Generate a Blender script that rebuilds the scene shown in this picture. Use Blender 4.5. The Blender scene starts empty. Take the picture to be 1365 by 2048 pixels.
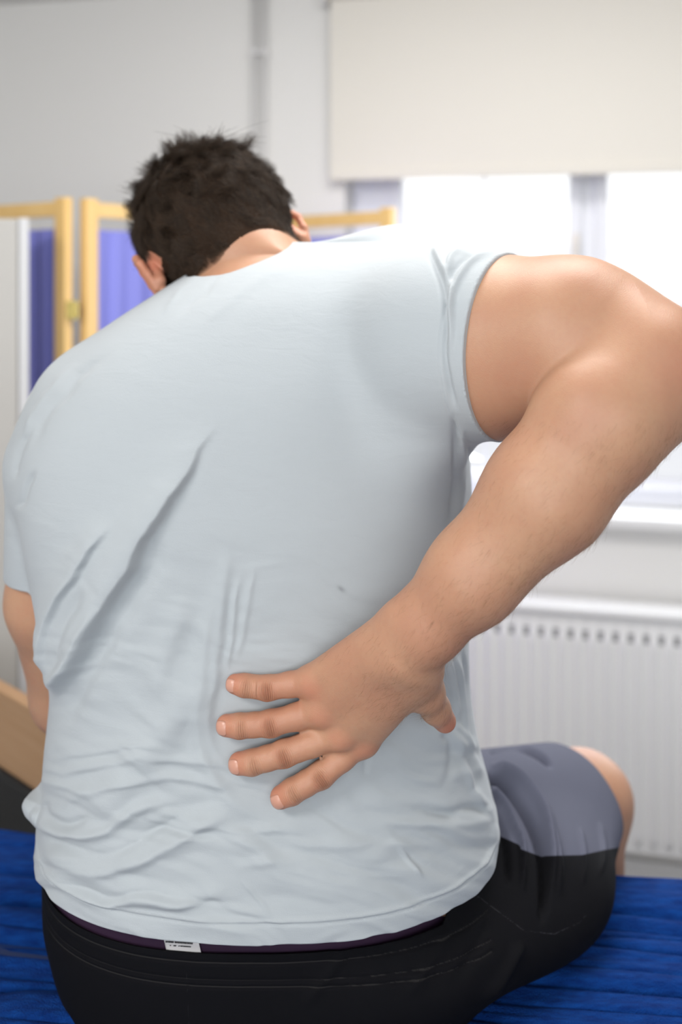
import bpy, bmesh, math, random
import numpy as np
from mathutils import Vector, Matrix

# ------------------------------------------------------------------ camera / world / light
F = 35.0 / 36.0 * 2048.0        # focal length in pixels of a 1365 x 2048 frame
CX, HY, EYE = 682.5, 560.0, 1.62
scene = bpy.context.scene
COL = scene.collection

cam_d = bpy.data.cameras.new('camera')
cam_d.lens = 35.0
cam_d.sensor_width = 36.0
cam_d.sensor_fit = 'AUTO'
cam_d.shift_y = -(1024.0 - HY) / 2048.0
cam_d.clip_start = 0.02
cam_d.dof.use_dof = True
cam_d.dof.focus_distance = 0.90
cam_d.dof.aperture_fstop = 2.6
cam = bpy.data.objects.new('camera', cam_d)
cam.location = (0, 0, EYE)
cam.rotation_euler = (math.pi / 2, 0, 0)
COL.objects.link(cam)
scene.camera = cam

scene.view_settings.view_transform = 'Standard'
scene.view_settings.look = 'None'
scene.view_settings.gamma = 1.0
scene.view_settings.use_curve_mapping = False
scene.view_settings.exposure = 0.52
scene.cycles.max_bounces = 8
scene.cycles.diffuse_bounces = 4
scene.cycles.use_denoising = True

world = bpy.data.worlds.new('overcast sky')
scene.world = world
world.use_nodes = True
wn = world.node_tree.nodes
wn['Background'].inputs[0].default_value = (0.97, 0.985, 1.0, 1)
wn['Background'].inputs[1].default_value = 0.92


def area_light(name, loc, target, sx, sy, energy, color=(1, 1, 1)):
    d = bpy.data.lights.new(name, 'AREA')
    d.shape = 'RECTANGLE'
    d.size, d.size_y = sx, sy
    d.energy = energy
    d.color = color
    o = bpy.data.objects.new(name, d)
    COL.objects.link(o)
    o.location = loc
    v = Vector(target) - Vector(loc)
    o.rotation_euler = v.to_track_quat('-Z', 'Y').to_euler()
    return o


# daylight that falls in through the window, the ceiling light panel, two added fills
LIGHT_WINDOW = area_light('window_daylight', (0.85, 2.60, 1.50), (0.30, 0.9, 1.1), 1.3, 0.8, 10.0, (0.93, 0.97, 1.0))
LIGHT_CEIL = area_light('ceiling_area_light', (-1.05, -0.20, 2.41), (-0.35, 0.85, 0.8), 0.6, 0.6, 19.0, (1.0, 0.97, 0.93))
LIGHT_BACK_FILL = area_light('rear_fill_light', (0.1, -1.38, 1.50), (0.3, 1.5, 1.0), 2.8, 1.4, 44.0, (0.93, 0.97, 1.0))  # added soft fill behind the camera; no window is built there
LIGHT_WALL_FILL = area_light('ceiling_area_light', (0.25, 1.35, 2.42), (0.30, 1.70, 0.0), 0.9, 0.6, 14.0, (1.0, 0.975, 0.94))  # extra unseen source under the ceiling, added to brighten the walls

VOX = 0.003
rng = np.random.default_rng(7)
random.seed(7)


def P(px, py, d):
    return np.array([(px - CX) / F * d, d, EYE - (py - HY) / F * d])


def proj(v):
    return CX + v[:, 0] / v[:, 1] * F, HY - (v[:, 2] - EYE) / v[:, 1] * F


# ------------------------------------------------------------------ scene helpers
def tag(o, label=None, cat=None, group=None, kind=None):
    if label: o['label'] = label
    if cat: o['category'] = cat
    if group: o['group'] = group
    if kind: o['kind'] = kind
    return o


def empty(name, loc=(0, 0, 0), rz=0.0):
    o = bpy.data.objects.new(name, None)
    COL.objects.link(o)
    o.location = loc
    o.rotation_euler = (0, 0, rz)
    return o


def link_mesh(name, me, mats, parent=None, smooth=True):
    if not isinstance(mats, (list, tuple)): mats = [mats]
    for m in mats: me.materials.append(m)
    o = bpy.data.objects.new(name, me)
    COL.objects.link(o)
    if smooth:
        me.polygons.foreach_set('use_smooth', np.ones(len(me.polygons), dtype=bool))
    if parent is not None:
        o.parent = parent
    return o


def from_arrays(name, V, Q, mats, parent=None, smooth=True):
    me = bpy.data.meshes.new(name)
    V = np.asarray(V, dtype=np.float32); Q = np.asarray(Q, dtype=np.int32)
    k = Q.shape[1]
    me.vertices.add(len(V)); me.vertices.foreach_set('co', V.ravel())
    me.loops.add(Q.size); me.loops.foreach_set('vertex_index', Q.ravel())
    me.polygons.add(len(Q))
    me.polygons.foreach_set('loop_start', np.arange(0, Q.size, k, dtype=np.int32))
    me.polygons.foreach_set('loop_total', np.full(len(Q), k, dtype=np.int32))
    me.update(calc_edges=True); me.validate()
    return link_mesh(name, me, mats, parent, smooth)


def set_attr(o, name, arr):
    a = o.data.attributes.new(name, 'FLOAT', 'POINT')
    a.data.foreach_set('value', np.asarray(arr, dtype=np.float32))


class MB:
    """collects boxes and tubes into one mesh"""
    def __init__(self): self.bm = bmesh.new()

    def box(self, x0, x1, y0, y1, z0, z1, M=None, bev=0.0):
        r = bmesh.ops.create_cube(self.bm, size=1.0)
        vs = r['verts']
        for v in vs:
            v.co = Vector(((x0 + x1) / 2 + v.co.x * (x1 - x0), (y0 + y1) / 2 + v.co.y * (y1 - y0), (z0 + z1) / 2 + v.co.z * (z1 - z0)))
        if bev > 0:
            es = list({e for v in vs for e in v.link_edges})
            rb = bmesh.ops.bevel(self.bm, geom=es, offset=bev, segments=2, affect='EDGES', profile=0.6)
            vs = [v for v in rb['verts']]
        if M is not None:
            for v in set(vs): v.co = M @ v.co
        return self

    def tube(self, pts, r, seg=12, cap=True):
        pts = [Vector(p) for p in pts]
        rs = r if isinstance(r, (list, tuple)) else [r] * len(pts)
        rings = []
        for i, p in enumerate(pts):
            t = (pts[min(i + 1, len(pts) - 1)] - pts[max(i - 1, 0)]).normalized()
            a = t.orthogonal().normalized() if i == 0 else (prev - t * prev.dot(t)).normalized()
            prev = a
            b = t.cross(a)
            rings.append([self.bm.verts.new(p + (a * math.cos(2 * math.pi * k / seg) + b * math.sin(2 * math.pi * k / seg)) * rs[i]) for k in range(seg)])
        for i in range(len(rings) - 1):
            for k in range(seg):
                self.bm.faces.new((rings[i][k], rings[i][(k + 1) % seg], rings[i + 1][(k + 1) % seg], rings[i + 1][k]))
        if cap:
            self.bm.faces.new(rings[0][::-1]); self.bm.faces.new(rings[-1])
        return self

    def build(self, name, mat, parent=None, smooth=False):
        bmesh.ops.recalc_face_normals(self.bm, faces=self.bm.faces)
        me = bpy.data.meshes.new(name)
        self.bm.to_mesh(me); self.bm.free()
        return link_mesh(name, me, mat, parent, smooth)


# ------------------------------------------------------------------ materials
def mat(name, color, rough=0.6, bump=None, noise=None, **kw):
    m = bpy.data.materials.new(name)
    m.use_nodes = True
    nt = m.node_tree; n = nt.nodes; l = nt.links
    b = n['Principled BSDF']
    b.inputs['Base Color'].default_value = (*color, 1)
    b.inputs['Roughness'].default_value = rough
    for k, v in kw.items():
        b.inputs[k.replace('_', ' ')].default_value = v
    tc = n.new('ShaderNodeTexCoord')
    if noise:   # (scale, amount, second colour)
        mp = n.new('ShaderNodeMapping'); mp.inputs['Scale'].default_value = noise[3] if len(noise) > 3 else (1, 1, 1)
        l.new(tc.outputs['Object'], mp.inputs[0])
        t = n.new('ShaderNodeTexNoise'); t.inputs['Scale'].default_value = noise[0]; t.inputs['Detail'].default_value = 5
        l.new(mp.outputs[0], t.inputs['Vector'])
        mx = n.new('ShaderNodeMix'); mx.data_type = 'RGBA'
        mr = n.new('ShaderNodeMapRange'); mr.inputs['From Min'].default_value = 0.3; mr.inputs['From Max'].default_value = 0.7; mr.inputs['To Max'].default_value = noise[1]
        l.new(t.outputs[0], mr.inputs[0]); l.new(mr.outputs[0], mx.inputs[0])
        mx.inputs[6].default_value = (*color, 1); mx.inputs[7].default_value = (*noise[2], 1)
        l.new(mx.outputs[2], b.inputs['Base Color'])
    if bump:    # (scale, strength, distance[, mapping scale])
        mp = n.new('ShaderNodeMapping'); mp.inputs['Scale'].default_value = bump[3] if len(bump) > 3 else (1, 1, 1)
        l.new(tc.outputs['Object'], mp.inputs[0])
        t = n.new('ShaderNodeTexNoise'); t.inputs['Scale'].default_value = bump[0]; t.inputs['Detail'].default_value = 4
        l.new(mp.outputs[0], t.inputs['Vector'])
        bp = n.new('ShaderNodeBump'); bp.inputs['Strength'].default_value = bump[1]; bp.inputs['Distance'].default_value = bump[2]
        l.new(t.outputs[0], bp.inputs['Height']); l.new(bp.outputs[0], b.inputs['Normal'])
    return m


M_wall = mat('painted plaster', (0.83, 0.82, 0.80), 0.75, bump=(60, 0.1, 0.002))
M_ceil = mat('ceiling paint', (0.74, 0.73, 0.71), 0.85)
M_floor = mat('grey vinyl floor', (0.33, 0.33, 0.34), 0.5, noise=(8, 0.5, (0.40, 0.40, 0.41)))
M_upvc = mat('white window plastic', (0.86, 0.87, 0.93), 0.3)
M_sill = mat('white gloss sill', (0.88, 0.88, 0.88), 0.3)
M_blind = mat('cream blind fabric', (0.79, 0.755, 0.69), 0.8, bump=(300, 0.1, 0.0005))
M_pipe = mat('white painted pipe', (0.78, 0.77, 0.77), 0.4)
M_rad = mat('white radiator enamel', (0.90, 0.90, 0.905), 0.4)
M_radslot = mat('grey shadow gap of radiator grille', (0.30, 0.30, 0.31), 0.6)
M_pine = mat('varnished pine', (0.86, 0.58, 0.235), 0.35, noise=(6, 0.6, (0.80, 0.50, 0.17), (6, 6, 0.6)))
M_curt = mat('purple curtain cloth', (0.25, 0.265, 0.72), 0.8, bump=(400, 0.15, 0.0005))
M_brass = mat('aged brass', (0.45, 0.36, 0.12), 0.4, Metallic=0.9)
M_chrome = mat('steel rod', (0.7, 0.7, 0.7), 0.3, Metallic=1.0)
M_white = mat('white laminate', (0.46, 0.445, 0.42), 0.45)
M_litedge = mat('lit white edge strip', (0.60, 0.60, 0.61), 0.35)  # lighter than the laminate: the cupboard's lit side is put into the colour
M_beech = mat('beech board', (0.44, 0.265, 0.145), 0.4, noise=(5, 0.7, (0.37, 0.21, 0.10), (1.2, 1.2, 14)))
M_blackvinyl = mat('black vinyl', (0.008, 0.008, 0.009), 0.5)
M_couchvinyl = mat('navy couch vinyl', (0.01, 0.03, 0.12), 0.45)
M_steel = mat('grey painted steel', (0.45, 0.46, 0.48), 0.4, Metallic=0.3)
M_towel = mat('blue towelling', (0.0012, 0.024, 0.155), 0.9, bump=(420, 1.0, 0.004, (1, 1.6, 1.6)), noise=(45, 1.0, (0.004, 0.055, 0.27), (1, 4, 4)))
M_towel.node_tree.nodes['Principled BSDF'].inputs['Sheen Weight'].default_value = 0.04
M_towel.node_tree.nodes['Principled BSDF'].inputs['Specular IOR Level'].default_value = 0.1
M_towel.node_tree.nodes['Principled BSDF'].inputs['Sheen Tint'].default_value = (0.3, 0.35, 1.0, 1)
M_glass = bpy.data.materials.new('window glass'); M_glass.use_nodes = True
_b = M_glass.node_tree.nodes['Principled BSDF']
_b.inputs['Base Color'].default_value = (1, 1, 1, 1); _b.inputs['Roughness'].default_value = 0.0
_b.inputs['Transmission Weight'].default_value = 1.0; _b.inputs['IOR'].default_value = 1.05

def attr_mask(nt, name, lo, hi):
    n = nt.nodes; l = nt.links
    at = n.new('ShaderNodeAttribute'); at.attribute_name = name
    mr = n.new('ShaderNodeMapRange'); mr.inputs['From Min'].default_value = lo; mr.inputs['From Max'].default_value = hi
    l.new(at.outputs['Fac'], mr.inputs[0]); return mr.outputs[0]


def mixc(nt, fac, a_, b_):
    mx = nt.nodes.new('ShaderNodeMix'); mx.data_type = 'RGBA'
    nt.links.new(fac, mx.inputs[0])
    for i, c in ((6, a_), (7, b_)):
        if isinstance(c, tuple): mx.inputs[i].default_value = (*c, 1)
        else: nt.links.new(c, mx.inputs[i])
    return mx.outputs[2]


# ------------------------------------------------------------------ room
TH = math.atan(0.23)
WT = np.array([math.cos(TH), -math.sin(TH), 0.0]); WN = np.array([-math.sin(TH), -math.cos(TH), 0.0])
WO = np.array([0.0, 2.80, 0.0])
CEIL = 2.46
WM = Matrix(((WT[0], WN[0], 0, WO[0]), (WT[1], WN[1], 0, WO[1]), (0, 0, 1, 0), (0, 0, 0, 1)))  # local: x along wall, y into the room, z up


def wall_tz(px, py, off=0.0):
    """where the line of sight through a pixel meets the plane 'off' metres in front of the window wall"""
    u = (px - CX) / F
    o = WO + WN * off
    nrm = WN
    dirv = np.array([u, 1.0, -(py - HY) / F])
    t = np.dot(o, nrm) / np.dot(dirv, nrm)
    p = dirv * t
    return float(np.dot(p - WO, WT)), float(p[2] + EYE)


def wbox(mb, t0, t1, n0, n1, z0, z1, bev=0.0):
    mb.box(t0, t1, n0, n1, z0, z1, WM, bev); return mb


REV = -0.11   # window plane sits behind the wall face
w_t0, _ = wall_tz(690, 400)
w_t1 = 2.15
_, w_z0 = wall_tz(1300, 1030)
w_z1 = 2.16
mb = MB()
wbox(mb, -2.6, w_t0, -0.25, 0.0, 0.0, CEIL)
wbox(mb, w_t1, 3.2, -0.25, 0.0, 0.0, CEIL)
wbox(mb, w_t0, w_t1, -0.25, 0.0, 0.0, w_z0 - 0.03)
wbox(mb, w_t0, w_t1, -0.25, 0.0, w_z1, CEIL)
tag(mb.build('wall_back', M_wall), kind='structure')
lx = WM @ Vector((-2.6, 0, 0))
tag(MB().box(lx.x - 0.1, lx.x, -1.5, lx.y + 0.1, 0, CEIL).build('wall_left', M_wall), kind='structure')
rx = WM @ Vector((3.2, 0, 0))
tag(MB().box(-3.2, 3.6, -1.5, -1.4, 0, CEIL).build('wall_front', M_wall), kind='structure')
tag(MB().box(rx.x, rx.x + 0.1, -1.5, rx.y + 0.1, 0, CEIL).build('wall_right', M_wall), kind='structure')
tag(MB().box(-3.2, 3.6, -1.5, 4.0, -0.06, 0.0).build('floor', M_floor), kind='structure')
tag(MB().box(-3.2, 3.6, -1.5, 4.0, CEIL, CEIL + 0.06).build('ceiling', M_ceil), kind='structure')
tag(wbox(MB(), -2.6, 3.2, 0.0, 0.014, 0.0, 0.10, 0.003).build('baseboard_back', M_sill), kind='structure')
tag(wbox(MB(), w_t0 - 0.05, w_t1 + 0.05, REV + 0.03, 0.045, w_z0 - 0.03, w_z0, 0.006).build('trim_1', M_sill), kind='structure')


# window units
def wt(px, off=REV): return wall_tz(px, 450, off)[0]


win = empty('window_1', WO); tag(win, kind='structure')
edges = [(wt(805), wt(1140)), (wt(1216), wt(1216) + (wt(1140) - wt(805)))]
edges.append((edges[1][1] + (edges[1][0] - edges[0][1]), edges[1][1] + (edges[1][0] - edges[0][1]) + (wt(1140) - wt(805))))
fz0 = w_z0 + 0.001; gz0 = fz0 + 0.075; gz1 = w_z1 - 0.07


def wparent(o):
    o.parent = win; o.matrix_parent_inverse = Matrix.Translation(-Vector(WO)); return o


mb = MB()
wbox(mb, w_t0, w_t1, REV - 0.05, REV + 0.0, fz0, fz0 + 0.04, 0.003)
wbox(mb, w_t0, w_t1, REV - 0.05, REV + 0.0, w_z1 - 0.04, w_z1, 0.003)
wbox(mb, w_t0, edges[0][0] - 0.03, REV - 0.05, REV, fz0, w_z1, 0.003)
wbox(mb, edges[0][1] + 0.03, edges[1][0] - 0.03, REV - 0.05, REV, fz0, w_z1, 0.003)
wbox(mb, edges[1][1] + 0.03, edges[2][0] - 0.03, REV - 0.05, REV, fz0, w_z1, 0.003)
wbox(mb, edges[2][1] + 0.03, w_t1, REV - 0.05, REV, fz0, w_z1, 0.003)
wparent(mb.build('window_frame', M_upvc))
for a, b in edges:
    mb = MB()
    for q in ((a - 0.032, a, gz0 - 0.035, gz1 + 0.03), (b, b + 0.032, gz0 - 0.035, gz1 + 0.03), (a, b, gz0 - 0.035, gz0), (a, b, gz1, gz1 + 0.03)):
        wbox(mb, q[0], q[1], REV - 0.03, REV + 0.018, q[2], q[3], 0.004)
    wparent(mb.build('sash', M_upvc))
    wparent(wbox(MB(), a - 0.01, b + 0.01, REV - 0.020, REV - 0.016, gz0 - 0.01, gz1 + 0.01).build('pane', M_glass))
    mb = MB()
    m_ = (a + b) / 2
    wbox(mb, m_ - 0.003, m_ + 0.003, REV - 0.016, REV - 0.012, gz0, gz1)
    zb = wall_tz(1290, 503, REV)[1]
    for k in (0, 1, 2):
        wbox(mb, a, b, REV - 0.016, REV - 0.012, zb - 0.003 - 0.31 * k, zb + 0.003 - 0.31 * k)
    wparent(mb.build('glazing_bar', M_upvc))
ht, hz = wall_tz(1152, 492, REV + 0.02)
mb = MB(); wbox(mb, ht - 0.012, ht + 0.012, REV + 0.018, REV + 0.032, hz - 0.035, hz + 0.035, 0.004); wbox(mb, ht - 0.008, ht + 0.008, REV + 0.032, REV + 0.048, hz - 0.11, hz + 0.012, 0.005)
wparent(mb.build('window_handle', mat('cream handle enamel', (0.84, 0.80, 0.76), 0.3)))

# pale ground and hedge outside
tag(MB().box(-6, 9, 3.6, 30, 0.25, 0.3).build('ground', mat('pale wet paving', (0.72, 0.72, 0.74), 0.8)), kind='structure')
gh = MB()
for k in range(9):
    gh.box(-1.5 + k * 1.2, -0.4 + k * 1.2, 9.2 + 0.2 * (k % 2), 9.9, 0.3, 1.25 + 0.06 * ((k * 7) % 5), None, 0.12)
hedge = gh.build('hedge', mat('frosted hedge leaves', (0.66, 0.66, 0.72), 0.9, noise=(9, 1.0, (0.9, 0.9, 0.95)), bump=(20, 1.0, 0.05)))
tag(hedge, 'pale frosted hedge outside beyond the lower window panes', 'hedge')

# roller blind
bt0, bz = wall_tz(661, 361, 0.05)
bz0 = wall_tz(1365, 345, 0.05)[1]
bz0 = (bz + bz0) / 2
bl = empty('roller_blind', WM @ Vector((bt0 + 0.9, 0.05, bz0)), -TH)
tag(bl, 'cream roller blind pulled half down over the bright window', 'blind')


def cparent(o, par):
    o.parent = par
    o.matrix_parent_inverse = (Matrix.Translation(par.location) @ par.rotation_euler.to_matrix().to_4x4()).inverted()
    return o


cparent(wbox(MB(), bt0, bt0 + 1.85, 0.048, 0.0495, bz0 + 0.02, CEIL - 0.05).build('blind_fabric', M_blind), bl)
cparent(wbox(MB(), bt0, bt0 + 1.85, 0.042, 0.054, bz0, bz0 + 0.028, 0.004).build('bottom_bar', M_blind), bl)
rl = MB(); p0 = WM @ Vector((bt0 - 0.01, 0.04, CEIL - 0.045)); p1 = WM @ Vector((bt0 + 1.87, 0.04, CEIL - 0.045))
rl.tube([p0, p1], 0.024, 24)
cparent(rl.build('roller_tube', M_blind, smooth=True), bl)
cparent(wbox(MB(), bt0 - 0.02, bt0 - 0.01, 0.0, 0.07, CEIL - 0.08, CEIL, 0.002).build('bracket', M_pipe), bl)

# pipes
for i, (px, lab) in enumerate(((509, 'left of the two thin white pipes running up the wall'), (529, 'right of the two thin white pipes, nearer the blind'))):
    t, z = wall_tz(px, 200, 0.02)
    root = empty('water_pipe', WM @ Vector((t, 0.02, 0))); tag(root, lab, 'pipe', 'pipes on the wall')
    o = MB().tube([WM @ Vector((t, 0.02, 0.0)), WM @ Vector((t, 0.02, CEIL))], 0.0085, 20).build('pipe', M_pipe, smooth=True)
    cparent(o, root)
    z = wall_tz(px, 105, 0.02)[1]
    for zz in (z, z - 0.9):
        o = wbox(MB(), t - 0.012, t + 0.012, 0.0, 0.032, zz - 0.008, zz + 0.008, 0.003).build('pipe_clip', M_pipe)
        cparent(o, root)

# radiator
RO = 0.12
r_t0 = wall_tz(880, 1300, RO)[0]; r_t1 = r_t0 + 1.3
r_z1 = wall_tz(1200, 1222, RO)[1]; r_z0 = wall_tz(1320, 1716, RO)[1]
rad = empty('radiator', WM @ Vector((r_t0 + 0.65, 0.06, r_z0)), -TH)
tag(rad, 'white fluted panel radiator on the wall under the window', 'radiator')
per = 0.0372
nfl = int((r_t1 - r_t0) / per)
V = []; Q = []
zs = np.array([r_z0, r_z0 + 0.018, r_z0 + 0.024, r_z0 + 0.034, r_z0 + 0.05, r_z1 - 0.095, r_z1 - 0.075, r_z1 - 0.065, r_z1 - 0.055, r_z1])
amp = np.array([0, 0, 0.5, 0.9, 1, 1, 0.9, 0.5, 0, 0])
ts = np.linspace(r_t0, r_t1, nfl * 10 + 1)
for zi, am in zip(zs, amp):
    for t in ts:
        ph = ((t - r_t0) / per) % 1.0
        s = 0.5 - 0.5 * math.cos(2 * math.pi * ph)
        s = min(1.0, max(0.0, (s - 0.2) * 1.6))
        V.append(WM @ Vector((t, RO - 0.011 + 0.011 * s * am, zi)))
nt_ = len(ts)
for i in range(len(zs) - 1):
    for j in range(nt_ - 1):
        Q.append((i * nt_ + j, i * nt_ + j + 1, (i + 1) * nt_ + j + 1, (i + 1) * nt_ + j))
o = from_arrays('front_panel', V, Q, M_rad); cparent(o, rad)
mb = MB(); wbox(mb, r_t0, r_t1, 0.035, RO - 0.014, r_z0, r_z1 - 0.02); o = mb.build('convector_body', M_rad); cparent(o, rad)
mb = MB(); wbox(mb, r_t0 - 0.004, r_t1 + 0.004, 0.03, RO + 0.004, r_z1 - 0.012, r_z1 + 0.004, 0.004); o = mb.build('top_grille', M_rad); cparent(o, rad)
mb = MB()
for k in range(nfl):
    tc_ = r_t0 + (k + 0.02) * per
    wbox(mb, tc_ - 0.0085, tc_ + 0.0085, RO - 0.012, RO - 0.0095, r_z1 - 0.078, r_z1 - 0.056, 0.0)
o = mb.build('grille_slots', M_radslot); cparent(o, rad)
mb = MB(); wbox(mb, r_t0 - 0.006, r_t0, 0.03, RO, r_z0, r_z1 + 0.004, 0.002); o = mb.build('side_cover', M_rad); cparent(o, rad)
for t in (r_t0 + 0.15, r_t1 - 0.15):
    o = wbox(MB(), t - 0.02, t + 0.02, 0.0, 0.036, r_z0 + 0.05, r_z1 - 0.05).build('wall_bracket', M_rad); cparent(o, rad)
mb = MB().tube([WM @ Vector((r_t0 + 0.04, 0.06, 0)), WM @ Vector((r_t0 + 0.04, 0.06, r_z0 + 0.01))], 0.008); o = mb.build('inlet_pipe', M_chrome, smooth=True); cparent(o, rad)

# ------------------------------------------------------------------ folding screen
SH = EYE + 0.175
scr = empty('folding_screen', (-0.3, 2.5, 0)); tag(scr, 'folding pine privacy screen with purple curtain panels behind the man', 'screen')


def screen_panel(p, q, seed, c0=0.0, c1=1.0):
    p = Vector((p[0], p[1], 0)); q = Vector((q[0], q[1], 0))
    L = (q - p).length; dx = (q - p).normalized(); ny = Vector((dx.y, -dx.x, 0))
    M = Matrix(((dx.x, ny.x, 0, p.x), (dx.y, ny.y, 0, p.y), (0, 0, 1, 0), (0, 0, 0, 1)))
    pan = MB()
    pw = 0.034
    pan.box(0, pw, -0.011, 0.011, 0.0, SH, M, 0.003)
    pan.box(L - pw, L, -0.011, 0.011, 0.0, SH, M, 0.003)
    fr = pan.build('panel_frame', M_pine); cparent(fr, scr)
    for (z0, z1) in ((SH - 0.040, SH - 0.008), (0.16, 0.192)):
        o = MB().box(pw, L - pw, -0.009, 0.009, z0, z1, M, 0.002).build('rail', M_pine)
        o.parent = fr; o.matrix_parent_inverse = Matrix.Identity(4)
    for z in (SH - 0.079, 0.24):
        o = MB().tube([M @ Vector((pw, -0.014, z)), M @ Vector((L - pw, -0.014, z))], 0.003, 8).build('curtain_rod', M_chrome, smooth=True)
        o.parent = fr; o.matrix_parent_inverse = Matrix.Identity(4)
    # gathered curtain
    nu, nv = 160, 60
    rr = np.random.default_rng(seed)
    xs = np.linspace(pw + 0.002 + (L - 2 * pw) * c0, pw + (L - 2 * pw) * c1 - 0.002, nu); zz = np.linspace(0.22, SH - 0.066, nv)
    ph = np.cumsum(rr.uniform(0.35, 1.1, nu)) * 0.55
    VV = []
    for z in zz:
        g = abs((z - 0.22) / (SH - 0.066 - 0.22) - 0.5) * 2
        fine = np.sin(np.arange(nu) * 1.9) * 0.0022 * g ** 6
        y = np.sin(ph + 0.25 * math.sin(z * 3 + seed)) * (0.007 * (1 - 0.4 * g)) + np.sin(ph * 0.37 + 1 + z) * 0.004 + fine
        for x, yy in zip(xs, y): VV.append(M @ Vector((x, yy, z)))
    QQ = [(i * nu + j, i * nu + j + 1, (i + 1) * nu + j + 1, (i + 1) * nu + j) for i in range(nv - 1) for j in range(nu - 1)]
    o = from_arrays('curtain', [tuple(v) for v in VV], QQ, M_curt); o.parent = fr; o.matrix_parent_inverse = Matrix.Identity(4)
    return M, L


jn = (-0.551, 2.125)
jl = (-0.576, 2.105)
screen_panel((-1.05, 2.43), jl, 3)
screen_panel(jn, (-0.185, 2.66), 5)
screen_panel((-0.165, 2.655), (0.126, 2.395), 8)
for (hx, hy) in ((-0.565, 2.106),):
    for py in (620, 1400):
        c = P(146, py, 2.10)
        mb = MB(); mb.box(c[0] - 0.013, c[0] + 0.013, c[1] - 0.004, c[1] + 0.002, c[2] - 0.019, c[2] + 0.019, None, 0.001)
        mb.tube([(c[0], c[1] - 0.003, c[2] - 0.02), (c[0], c[1] - 0.003, c[2] + 0.02)], 0.004, 10)
        o = mb.build('hinge', M_brass); cparent(o, scr)

# tall white cupboard in front of the left panel
c_r = P(57, 500, 1.95)
ztop = P(0, 437, 1.95)[2]
cab = empty('white_cupboard', (c_r[0] - 0.2, 2.0, 0)); tag(cab, 'tall white cupboard at the far left edge in front of the screen', 'cupboard')
UM = Matrix.Translation((c_r[0], 1.95, 0)) @ Matrix.Rotation(math.atan2(-c_r[0], 1.95), 4, 'Z')
o = MB().box(-0.42, 0, 0.010, 0.085, 0, ztop, UM, 0.003).build('cupboard_body', M_white); cparent(o, cab)
o = MB().box(-0.400, -0.020, 0.0, 0.010, 0.02, ztop - 0.004, UM, 0.002).build('cupboard_door', M_white); cparent(o, cab)
o = MB().box(-0.018, 0.001, -0.002, 0.012, 0.0, ztop + 0.001, UM, 0.001).build('edge_strip', M_litedge); cparent(o, cab)

# ------------------------------------------------------------------ chair behind the couch (left)
ch = empty('chair', (-0.52, 1.78, 0), 0)
tag(ch, 'chair with a beech back rail and black seat behind the couch, left', 'chair')
ca = math.radians(-43)
CM = Matrix.Translation((-0.60, 1.66, 0)) @ Matrix.Rotation(ca, 4, 'Z')
zt = P(0, 1378, 1.60)[2]; zb_ = P(0, 1531, 1.60)[2]
o = MB().box(-0.13, 0.30, -0.012, 0.012, zb_, zt, CM, 0.004).build('back_rail', M_beech); cparent(o, ch)
o = MB().box(-0.11, 0.28, -0.02, 0.02, 0.50, zb_ + 0.002, CM, 0.012).build('backrest_pad', M_blackvinyl); cparent(o, ch)
o = MB().box(-0.12, 0.29, -0.02 , 0.36, 0.42, 0.50, CM, 0.02).build('seat', M_blackvinyl); cparent(o, ch)
for sx in (-0.10, 0.27):
    for sy in (0.0, 0.33):
        o = MB().box(sx - 0.02, sx + 0.02, sy - 0.018, sy + 0.018, 0, 0.43, CM, 0.004).build('leg', M_beech); cparent(o, ch)

# ------------------------------------------------------------------ couch
CZ = EYE - 0.745
cr = math.radians(-7.3)
KM = Matrix.Translation((0, 1.312, 0)) @ Matrix.Rotation(cr, 4, 'Z')   # local x along couch, y=0 far edge
cou = empty('treatment_couch', (0.0, 0.95, 0)); tag(cou, 'long treatment couch the man sits on, under the blue cover', 'couch')
o = MB().box(-1.0, 0.95, -0.66, -0.012, CZ - 0.085, CZ - 0.006, KM, 0.02).build('padded_top', M_couchvinyl); cparent(o, cou)
o = MB().box(-0.9, 0.85, -0.58, -0.08, CZ - 0.14, CZ - 0.087, KM, 0.004).build('steel_frame', M_steel); cparent(o, cou)
for sx in (-0.75, 0.7):
    for sy in (-0.52, -0.14):
        o = MB().box(sx - 0.025, sx + 0.025, sy - 0.025, sy + 0.025, 0, CZ - 0.13, KM, 0.004).build('leg', M_steel); cparent(o, cou)


def vnoise(x, y, seed):
    """smooth value noise, numpy"""
    r = np.random.default_rng(seed); T = r.random((256, 256))
    xi = np.floor(x).astype(int); yi = np.floor(y).astype(int)
    fx = x - xi; fy = y - yi; fx = fx * fx * (3 - 2 * fx); fy = fy * fy * (3 - 2 * fy)
    a = T[xi % 256, yi % 256]; b = T[(xi + 1) % 256, yi % 256]; c = T[xi % 256, (yi + 1) % 256]; d = T[(xi + 1) % 256, (yi + 1) % 256]
    return (a * (1 - fx) + b * fx) * (1 - fy) + (c * (1 - fx) + d * fx) * fy - 0.5


# fitted towelling cover: wraps over the far and near edge
nx, ns = 520, 420
xs = np.linspace(-1.02, 0.97, nx)
s = np.linspace(0, 1, ns)
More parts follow.
